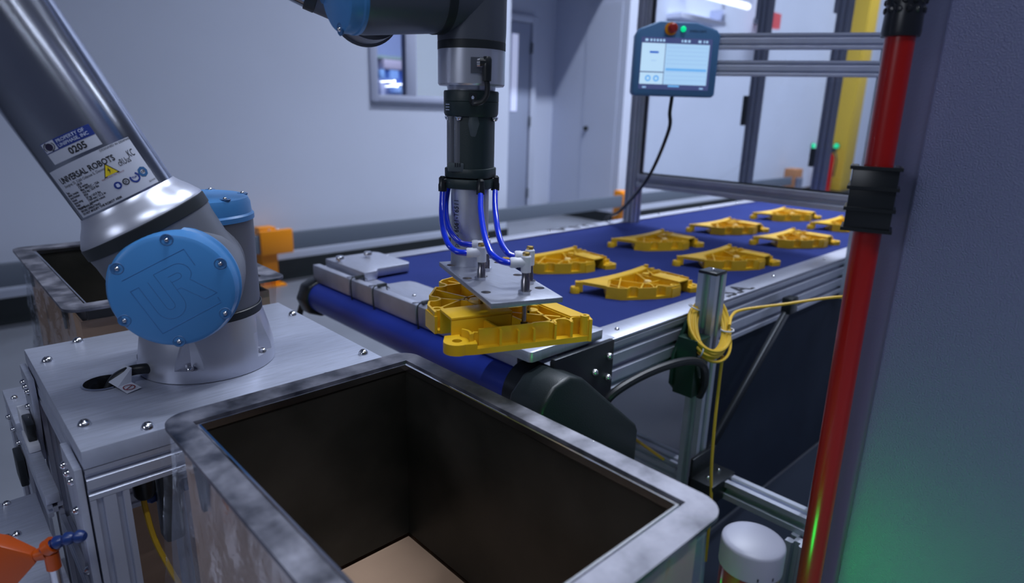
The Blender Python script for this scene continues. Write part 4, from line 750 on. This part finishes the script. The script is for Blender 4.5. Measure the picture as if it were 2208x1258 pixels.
q = nb(); A = [q.verts.new(lab(-0.0385 + 0.0048 * math.cos(2 * PI * i / 16), 0.1985 + 0.0042 * math.sin(2 * PI * i / 16), 0.0011)) for i in range(16)]; q.faces.new(A); obj('emblem', q, mat('emblem_ink', (0.018, 0.014, 0.05), 0.5), L2, smooth=False)
for a0, rx in ((100, .0068), (-80, .0068)):
    q = nb(); tube(q, [lab(-0.0385 + rx * math.cos(math.radians(a0 + i * 15)), 0.1985 + 0.0049 * math.sin(math.radians(a0 + i * 15)), 0.0011) for i in range(9)], 0.0004, 5); obj('emblem_ring', q, INK, L2)
ltext('PROPERTY OF', -0.0275, 0.1990, 0.0052, INKW, L2, 0.0001, 0.95, 0.0010); ltext('UNIPHASE, INC', -0.0282, 0.1940, 0.0052, INKW, L2, 0.0001, 0.95, 0.0010); ltext('0205', -0.0225, 0.1825, 0.0105, INK, L2, 0.0003, 0.95, 0.0006)
# elbow (above the frame) and forearm
EJ = ap(0.612)
b = nb(); lathe(b, [(0, 0.50), (0.060, 0.50), (0.066, 0.53), (0.066, 0.55), (0, 0.55)], SA, ad, 40); obj('arm_flare', b, ROBCAST, rb)
b = nb(); lathe(b, [(0, -0.105), (0.060, -0.105), (0.064, -0.09), (0.064, 0.055), (0, 0.055)], EJ, n_, 44); obj('elbow_joint', b, ROBGREY, rb); cap(EJ + n_ * 0.055, n_, 0.063, 0.028, nscrew=6)
W1 = V((0.524, 0.850, 1.312)); EF = EJ - n_ * 0.078; fd = (W1 - EF).normalized(); FL = (W1 - EF).length
b = nb(); lathe(b, [(0, 0.06), (0.052, 0.06), (0.052, 0.10), (0.040, 0.13), (0.0385, FL - 0.115), (0.0405, FL - 0.085), (0, FL - 0.085)], EF, fd, 44); obj('forearm_tube', b, ROBSIL, rb)
b = nb(); lathe(b, [(0.0405, FL - 0.085), (0.0422, FL - 0.0845), (0.0422, FL - 0.0705), (0.0405, FL - 0.070)], EF, fd, 44); obj('seal_ring', b, RUBBER, rb)
b = nb(); lathe(b, [(0, FL - 0.070), (0.0415, FL - 0.070), (0.0415, FL - 0.0), (0, FL)], EF, fd, 44); obj('wrist_socket', b, ROBDARK, rb)
# wrist 1 (axis along n_), wrist 2 across, wrist 3 down
b = nb(); lathe(b, [(0, -0.075), (0.048, -0.075), (0.052, -0.068), (0.052, -0.064), (0.048, -0.063), (0.048, 0.010), (0, 0.010)], W1, n_, 44); obj('wrist_joint', b, ROBDARK, rb)
TX, TY = 0.5775, 0.692; WC = V((TX, TY, 1.315)); u_ = V((0.727, -0.687, 0)).normalized(); wl = V((0.4137, 0.7103, 1.2975))
wd = (WC - wl).normalized(); WL = (WC - wl).length
b = nb(); lathe(b, [(0, 0.0), (0.044, 0.0), (0.0455, 0.01), (0.0455, WL - 0.062), (0, WL - 0.062)], wl, wd, 44); obj('wrist_joint', b, ROBDARK, rb); cap(wl, -wd, 0.0445, 0.022, nscrew=4)
b = nb(); cyl(b, wl + wd * 0.075, W1, 0.041, n=36); obj('wrist_link', b, ROBDARK, rb)
b = nb(); lathe(b, [(0.0455, WL - 0.062), (0.0468, WL - 0.0615), (0.0468, WL - 0.050), (0.0455, WL - 0.0495)], wl, wd, 44); obj('seal_ring', b, RUBBER, rb)
b = nb(); cyl(b, wl + wd * (WL - 0.05), WC, 0.0455, n=44); obj('wrist_link', b, ROBDARK, rb)
b = nb(); lathe(b, [(0, 1.2575), (0.0450, 1.2575), (0.0455, 1.27), (0.0455, 1.36), (0, 1.36)], (TX, TY, 0), Zv, 48); obj('wrist_joint', b, ROBDARK, rb); cap((TX, TY, 1.36), Zv, 0.0445, 0.022, nscrew=4)
b = nb(); lathe(b, [(0.0445, 1.2575), (0.0452, 1.257), (0.0452, 1.2475), (0.0445, 1.247)], (TX, TY, 0), Zv, 48); obj('seal_ring', b, RUBBER, rb)
b = nb(); lathe(b, [(0, 1.247), (0.0448, 1.247), (0.0448, 1.2045), (0.043, 1.202), (0.033, 1.202), (0.032, 1.196), (0, 1.196)], (TX, TY, 0), Zv, 56); fl = obj('tool_flange', b, ROBCAST, rb)
tc = (V((0, 0, 0)) - V((TX, TY, 0))).normalized(); tr = V((0, 0, 1)).cross(tc); tr = -tr if tr.dot(u_) < 0 else tr
TP = V((TX, TY, 0))
b = nb(); obox(b, TP + tc * 0.041 + tr * 0.012 + Zv * 1.2265, (tr, tc, Zv), (0.026, 0.010, 0.019)); obj('socket_flat', b, ROBDARK, fl)
cp = TP + tc * 0.047 + tr * 0.0195
b = nb(); cyl(b, TP + tc * 0.044 + tr * 0.008 + Zv * 1.229, cp + Zv * 1.229, 0.0058, n=14); obj('connector_nut', b, CHROME, rb)
b = nb(); lathe(b, [(0, 0), (0.0058, 0.001), (0.0062, 0.018), (0.0062, 0.027), (0.0045, 0.0305), (0, 0.031)], cp + Zv * 1.2065, Zv, 16); cyl(b, cp + Zv * 1.230, cp - tr * 0.009 + Zv * 1.230, 0.0062, 0.0055, 14); o = obj('connector_plug', b, BLACKS, rb)
b = nb(); tube(b, spline([cp + Zv * 1.208, cp + tr * 0.001 + Zv * 1.200, cp + tr * .000 + Zv * 1.190, cp - tr * 0.006 + Zv * 1.182, cp - tr * .016 - tc * .003 + Zv * 1.1795, TP + tc * 0.034 + tr * 0.002 + Zv * 1.182]), 0.0036, 10); obj('tool_cable', b, CABLEB, rb)
# ================================================================== SUCTION GRIPPER
gp = thing('suction_gripper', 'black vacuum gripper with aluminium tube, plate and four suction cups below the robot wrist', 'gripper', (TX, TY, 0.958))
b = nb(); lathe(b, [(0, 1.196), (0.0365, 1.196), (0.0372, 1.194), (0.0372, 1.1825), (0.0366, 1.182), (0.0372, 1.1815), (0.0368, 1.167), (0.035, 1.163), (0, 1.163)], (TX, TY, 0), Zv, 48); gh = obj('gripper_head', b, GRIPB, gp)
b = nb(); obox(b, TP + tc * 0.0368 + tr * 0.002 + Zv * 1.187, (tr, tc, Zv), (0.010, 0.003, 0.012)); obj('home_mark_plate', b, RUBBER, gh)
q = nb(); 
def gm(x, z): return TP + tc * 0.0385 + tr * (0.002 + x) + Zv * (1.187 + z)
q.faces.new([q.verts.new(gm(*p)) for p in ((-.0015, -.002), (.0015, -.002), (.0015, 0.0), (0.0024, 0.0), (0, .0026), (-.0024, 0.0), (-.0015, 0.0))]); obj('home_mark', q, INKW, gh, smooth=False)
def sq(r, n=24, k=0.30):
    return [(r * (abs(math.cos(a)) ** (2 * k)) * math.copysign(1, math.cos(a)), r * (abs(math.sin(a)) ** (2 * k)) * math.copysign(1, math.sin(a))) for a in [2 * PI * (i + .5) / n for i in range(n)]]
ga = math.radians(22)
def gl(x, y, z): xx, yy = x * math.cos(ga) - y * math.sin(ga), x * math.sin(ga) + y * math.cos(ga); return TP + tr * xx + tc * yy + Zv * z
b = nb(); prism(b, sq(0.0305, 28, 0.34), 1.094, 1.163, gl); obj('gripper_body', b, GRIPB, gp, ang=50)
b = nb(); prism(b, sq(0.0325, 28, 0.30), 1.082, 1.095, gl); prism(b, sq(0.0325, 28, 0.30), 1.067, 1.0805, gl); obj('manifold', b, GRIPB, gp, bevel=0.0015)
b = nb(); lathe(b, [(0, -0.022), (0.005, -0.02), (0.0095, -0.01), (0.011, 0.006), (0.010, 0.02), (0, 0.02)], TP + tc * 0.0235 + tr * 0.004 + Zv * 1.148, Zv, 20); obj('body_boss', b, mat('gripper_grey', (0.07, 0.09, 0.10), 0.45, bump=0.06, bscale=500), gp)
b = nb(); cyl(b, TP + tc * 0.020 - tr * 0.017 + Zv * 1.095, TP + tc * 0.020 - tr * 0.017 + Zv * 1.163, 0.0072, n=16); cyl(b, TP + tc * 0.018 - tr * 0.0262 + Zv * 1.095, TP + tc * 0.018 - tr * 0.0262 + Zv * 1.163, 0.005, n=14); obj('guide_column', b, mat('satin_black', (0.22, 0.235, 0.27), 0.30, 0.6), gp)
for a in (-0.030, -0.016, 0.031): inst(BOLTS, 'bolt', TP + tc * (0.026 if abs(a) < .02 else .012) + tr * a + Zv * 1.1625, gp, (0, 0, -1))
b = nb(); obox(b, TP + tc * 0.025 - tr * 0.020 + Zv * 1.0965, (tr, tc, Zv), (0.022, 0.012, 0.012)); obj('vent_block', b, mat('gripper_grey', (0.07, 0.09, 0.10), 0.45), gp, bevel=0.002)
for i in range(3): q = nb(); obox(q, TP + tc * 0.0312 - tr * (0.0145 + i * .003) + Zv * 1.100, (tr, tc, Zv), (0.0016, 0.0008, 0.005)); obj('vent_slot', q, INK, gp)
for i in range(2): q = nb(); obox(q, TP + tc * 0.0372 - tr * 0.0305 * 0 - tr * (0.012 if i else .011) * 2.4 * 0 - tr * 0.0285 * .0 + Zv * 1.2, (tr, tc, Zv), (0.0001, 0.0001, 0.0001)); q.free()
for z, wdt in ((1.178, .006), (1.1745, .008), (1.171, .007)): q = nb(); lathe(q, [(0.0374, -0.0006), (0.0374, 0.0006)], TP + Zv * z, Zv, 48); bmesh.ops.delete(q, geom=[v for v in q.verts if not ((v.co - TP).dot(tc) > 0.012 and (v.co - TP).dot(tr) < -0.0335 + wdt)], context='VERTS'); obj('printed_line', q, INKW, gh)
b = nb(); lathe(b, [(0, 0.958), (0.0268, 0.958), (0.0265, 1.067), (0, 1.067)], (TX - .001, TY, 0), Zv, 44); tu = obj('mast_tube', b, mat('raw_aluminium_tube', (0.62, 0.64, 0.72), 0.46, 1.0, var=0.12, vscale=22, bump=0.08, bscale=60), gp)
def mt(x, z): th = -0.62 + x / 0.0268; return TP + V((-.001, 0, 0)) + (tc * math.cos(th) + tr * math.sin(th)) * 0.0271 + Zv * z
q = text_bm('pero 6061-T6511', 0.0125, lambda x, y: mt(-y, 0.985 + x), 0.0, sx=0.76); obj('lettering', q, INK, tu, smooth=False)
# plate with holes
PZ = 0.958; pa = V((-0.365, -0.931, 0)).normalized(); pb = V((0.931, -0.365, 0)).normalized(); PL = V((0.546, 0.724, 0))
def pp(a, c, z): return PL + pa * a + pb * c + Zv * z
b = nb(); prism(b, [(0, 0), (0.219, 0), (0.219, 0.092), (0.0, 0.092)], PZ - 0.0065, PZ, lambda a, c, z: pp(a, c, z)); plate = obj('tool_plate', b, mat('tool_plate_metal', (0.40, 0.42, 0.50), 0.42, 0.75, var=0.06, vscale=30, stretch=(8, 1, 1)), gp, bevel=0.0006)
holes = [(0.569, 0.718), (0.547, 0.697), (0.518, 0.626), (0.493, 0.56), (0.559, 0.533), (0.583, 0.598), (0.612, 0.669)]
cut(plate, [cutter(x, y, PZ - .03, PZ + .02, 0.0062) for x, y in holes])
GC = (0.49, 0.62)
SK = [(0.5285, 0.610), (0.5265, 0.526), (0.567, 0.645), (0.566, 0.559)]
elb = []
for i, (x, y) in enumerate(SK):
    c = V((x, y, 0)); hz = 0.024 if i != 1 else 0.027
    q = nb(); lathe(q, [(0, 0), (0.0088, 0), (0.0088, 0.004), (0, 0.004)], c + Zv * PZ, Zv, 6); obj('jam_nut', q, CHROME, gp)
    q = nb(); lathe(q, [(0, -0.050), (0.0032, -0.050), (0.0032, -0.008), (0.0055, -0.007), (0.0055, hz - .010), (0.0048, hz - .009), (0.0048, hz), (0, hz)], c + Zv * PZ, Zv, 18); obj('spring_stem', q, mat('dark_chrome', (0.36, 0.34, 0.36), 0.25, 1.0), gp)
    q = nb(); lathe(q, [(0.0045, -0.037), (0.0048, -0.052), (0.006, -0.0535), (0.0080, -0.0595), (0.003, -0.0575), (0.0, -0.0565)], c + Zv * PZ, Zv, 20); obj('suction_cup', q, BLACKS, gp)
    q = nb(); lathe(q, [(0, hz), (0.0062, hz), (0.0062, hz + .019), (0.005, hz + .0205), (0, hz + .0205)], c + Zv * PZ, Zv, 20); d = -tr + tc * (0.15 if i in (0, 1) else 0.1); d.normalize(); e = c + Zv * (PZ + hz + 0.012)
    cyl(q, e, e + d * 0.012, 0.0060, n=16); lathe(q, [(0, 0.012), (0.0066, 0.012), (0.0066, 0.018), (0.0055, 0.020), (0, 0.020)], e, d, 18); obj('elbow_fitting', q, WHITEP, gp); elb.append((e + d * 0.018, d))
    q = nb(); lathe(q, [(0, hz + .0205), (0.0046, hz + .0205), (0.0048, hz + .024), (0.0042, hz + .0245), (0, hz + .0235)], c + Zv * PZ, Zv, 6); obj('brass_plug', q, BRASS, gp)
# black elbows on the manifold and the blue tubes
ST = [TP - tr * 0.0385 + tc * 0.012 + Zv * 1.0625, TP + tr * 0.0135 + tc * 0.0375 + Zv * 1.062, TP - tr * 0.0310 - tc * 0.020 + Zv * 1.066, TP + tr * 0.0345 + tc * 0.004 + Zv * 1.064]
for p, inn in ((ST[0], TP - tr * 0.028 + tc * .012), (ST[1], TP + tr * 0.013 + tc * 0.026), (ST[2], TP - tr * .026 - tc * .012), (ST[3], TP + tr * 0.026 + tc * .004)):
    q = nb(); cyl(q, (inn.x, inn.y, p.z + 0.0145), (p.x, p.y, p.z + 0.0145), 0.0052, n=14); lathe(q, [(0, 0), (0.006, 0), (0.006, 0.009), (0.0052, 0.011), (0.0052, 0.018), (0.003, 0.0205), (0, 0.021)], p, Zv, 18); obj('elbow_fitting', q, BLACKS, gp)
mids = [[(-.039, .030, 1.035), (-.036, .055, 1.0165), (-.029, .080, 1.003), (-.019, .0935, .9955)], [(.0135, .070, 1.045), (.0175, .110, 1.022), (.0245, .142, 1.006), (.034, .158, .9995)], [(-.0345, 0, 1.045), (-.033, .018, 1.024), (-.026, .034, 1.008), (-.014, .042, .9965)], [(.034, .030, 1.043), (.036, .060, 1.022), (.040, .090, 1.007), (.047, .107, .9975)]]
for i, (s, e) in enumerate(((0, 0), (1, 1), (2, 2), (3, 3))):
    ms = [TP + tr * a + tc * c + Zv * z for a, c, z in mids[i]]; ep, d = elb[e]
    q = nb(); tube(q, spline([ST[s] + Zv * 0.002] + ms + [ep + d * 0.004, ep - d * .004], 9), 0.0040, 12); obj('air_tube', q, HOSEB, gp)
# robot base cable with tag
t = thing('robot_cable', 'dark cable with a folded paper tag running from robot base into the table grommet', 'cable', (0.19, 0.99, ZT))
b = nb(); tube(b, spline([(0.213, 0.955, ZT + .016), (0.200, 0.955, ZT + .019), (0.185, 0.962, ZT + .017), (0.170, 0.974, ZT + .006), (0.160, 0.980, ZT - .012), (0.158, 0.982, ZT - .023)]), 0.0075, 12); obj('cable', b, CABLEB, t)
b = nb(); v = [b.verts.new(p) for p in ((0.186, 0.950, ZT + .026), (0.181, 0.975, ZT + .024), (0.160, 0.972, ZT + .004), (0.165, 0.945, ZT + .004), (0.171, 0.922, ZT + .0015), (0.190, 0.928, ZT + .003), (0.183, 0.948, ZT + .006))]
b.faces.new((v[0], v[1], v[2], v[3])); b.faces.new((v[3], v[6], v[5], v[4])); b.faces.new((v[3], v[0], v[6])); o = obj('paper_tag', b, PAPER, t, smooth=False); md = o.modifiers.new('s', 'SOLIDIFY'); md.thickness = 0.0004
q = nb(); c = V((0.1765, 0.934, ZT + .0048)); lathe(q, [(0.0075, 0), (0.0062, 0), (0.0062, 0.0003), (0.0075, 0.0003), (0.0075, 0)], c, (0.05, -0.12, 1), 20); obox(q, c, ((0.7, 0.7, 0.05), (-.7, .7, 0), (0, 0, 1)), (0.013, 0.0012, 0.0004)); obj('prohibition_mark', q, INKR, t)
# ================================================================== FOREGROUND RIGHT: cabinet, pole, stack light
t = thing('control_cabinet', 'large grey textured enamel cabinet at the right edge', 'cabinet', (1.05, -0.2, 0))
CX, CY = 0.802, 0.206
b = nb(); prism(b, [(CX, CY + .001), (CX, -0.9), (CX + 0.5, -0.9), (CX + 0.5, 0.2405), (CX + 0.016, 0.2405), (CX + 0.012, 0.2385)], 0, 1.95); obj('cabinet_body', b, CABS, t, bevel=0.003, seg=3)
b = nb(); boxmm(b, (CX - 0.006, -0.88, 0.05), (CX - 0.0005, CY - 0.002, 1.92)); obj('cabinet_door', b, CAB, t, bevel=0.0045, seg=3)
b = nb(); boxmm(b, (CX + 0.02, 0.2406, 0.02), (CX + 0.024, 0.252, 1.9)); obj('side_flange', b, CABS, t)
t = thing('red_pole', 'red round pole with black rubber grip clipped to the cabinet edge', 'pole', (0.742, 0.228, 0.3))
PX, PY = 0.744, 0.2285
b = nb(); cyl(b, (PX + 0.0105, PY - 0.0099, 0.0), (PX, PY, 1.27), 0.0138, n=28); obj('pole_tube', b, RED, t)
b = nb(); lathe(b, [(0, 1.252), (0.0172, 1.252), (0.0178, 1.256), (0.0172, 1.272), (0.0172, 1.45), (0, 1.45)], (PX, PY, 0), Zv, 26)
for i in range(16):
    for j in range(12):
        a = 2 * PI * (j + 0.5 * (i % 2)) / 12; z = 1.276 + i * 0.008; d = V((math.cos(a), math.sin(a), 0)); lathe(b, [(0.0035, 0), (0.0022, 0.0018), (0, 0.0022)], V((PX, PY, z)) + d * 0.0170, d, 7)
gr = obj('rubber_grip', b, mat('grip_rubber', (0.016, 0.018, 0.024), 0.3), t)
t2 = thing('pole_clip', 'black ribbed plastic clip holding the red pole to the cabinet', 'clip', (PX + 0.01, PY, 1.06))
b = nb(); v1 = V((-0.80, -0.25, 0)).normalized(); side = V((0.25, -0.80, 0)).normalized()
P = [(-0.0215, -0.018), (-0.0215, 0.020), (0.0215, 0.020), (0.0215, -0.030), (0.0165, -0.030), (0.0165, 0.0155), (-0.0165, 0.0155), (-0.0165, -0.018)]
fcl = lambda a, c, z: V((PX, PY, z)) + side * a + v1 * c
prism(b, P, 1.058, 1.126, fcl); obj('clip_body', b, BLACKS, t2, bevel=0.001)
for z in (1.0585, 1.080, 1.102, 1.1225):
    q = nb(); prism(q, [(-0.024, -0.018), (-0.024, 0.0225), (0.024, 0.0225), (0.024, -0.012), (0.0216, -0.012), (0.0216, 0.0201), (-0.0216, 0.0201), (-0.0216, -0.018)], z, z + 0.0035, fcl); obj('clip_rib', q, BLACKS, t2)
b = nb(); boxmm(b, (0.7585, 0.224, 1.066), (0.8045, 0.246, 1.12)); obj('clip_arm', b, BLACKS, t2)
b = nb(); prism(b, rrect(0.86, -0.1, 3.3, 0.738, 0.02), 0.0005, 0.012); tag(obj('floor_sheet', b, mat('dark_floor_sheet', (0.010, 0.015, 0.028), 0.8, spec=0.15), loc=(2.0, 0.3, 0)), 'dark navy sheet on the floor under the near side of the conveyor', 'mat')  # thin dark navy sheet laid over the floor
t = thing('panel_upright', 'narrow grey upright strip with bolts just left of the red pole', 'upright', (1.32, 0.41, 0))
b = nb(); boxmm(b, (1.333, 0.410, 0.012), (1.340, 0.426, 0.80)); obj('strip', b, EXTR, t, bevel=0.001)
for z in (0.365, 0.395): inst(BOLTS, 'bolt', (1.333, 0.418, z), t, (-1, 0, 0))
t = thing('stack_light', 'stack light with white dome cap, red segment and lit green segment', 'signal light', (0.624, 0.249, 0))
SLX, SLY = 0.624, 0.249
b = nb(); lathe(b, [(0, 0.7205), (0.012, 0.7202), (0.028, 0.7185), (0.0325, 0.717), (0.034, 0.7155), (0.0345, 0.713), (0.0345, 0.685), (0, 0.685)], (SLX, SLY, 0), Zv, 44); obj('cap', b, mat('white_cap', (0.36, 0.37, 0.46), 0.38), t)
b = nb(); lathe(b, [(0, 0.685), (0.0325, 0.685), (0.0325, 0.602), (0, 0.602)], (SLX, SLY, 0), Zv, 40); obj('red_segment', b, REDL, t)
b = nb(); lathe(b, [(0, 0.600), (0.0325, 0.600), (0.0325, 0.545), (0, 0.545)], (SLX, SLY, 0), Zv, 40); obj('green_segment', b, GREENL, t)
b = nb(); lathe(b, [(0, 0.543), (0.034, 0.543), (0.034, 0.515), (0.012, 0.505), (0.012, -0.0495), (0.05, -0.0545), (0.05, -0.0694), (0, -0.0694)], (SLX, SLY, 0), Zv, 30); obj('stem', b, BLACKS, t)
for a in (2.9, 3.4): q = nb(); d = tc * math.cos(a - 3.1) + tr * math.sin(a - 3.1); obox(q, V((SLX, SLY, 0.690)) + d * 0.0345, (d.cross(Zv), d, Zv), (0.0018, 0.0006, 0.004)); obj('cap_notch', q, INK, t)
t.location = (0.589, 0.235, 0.0655); t.scale = (0.944, 0.944, 0.944)
b = nb(); boxmm(b, (0.56, 0.30, 0.0), (0.575, 0.345, 0.66)); tag(obj('support_bar', b, PLATEB, loc=(0.5675, 0.32, 0), bevel=0.002), 'flat aluminium bar standing between the chute and the stack light', 'bar')
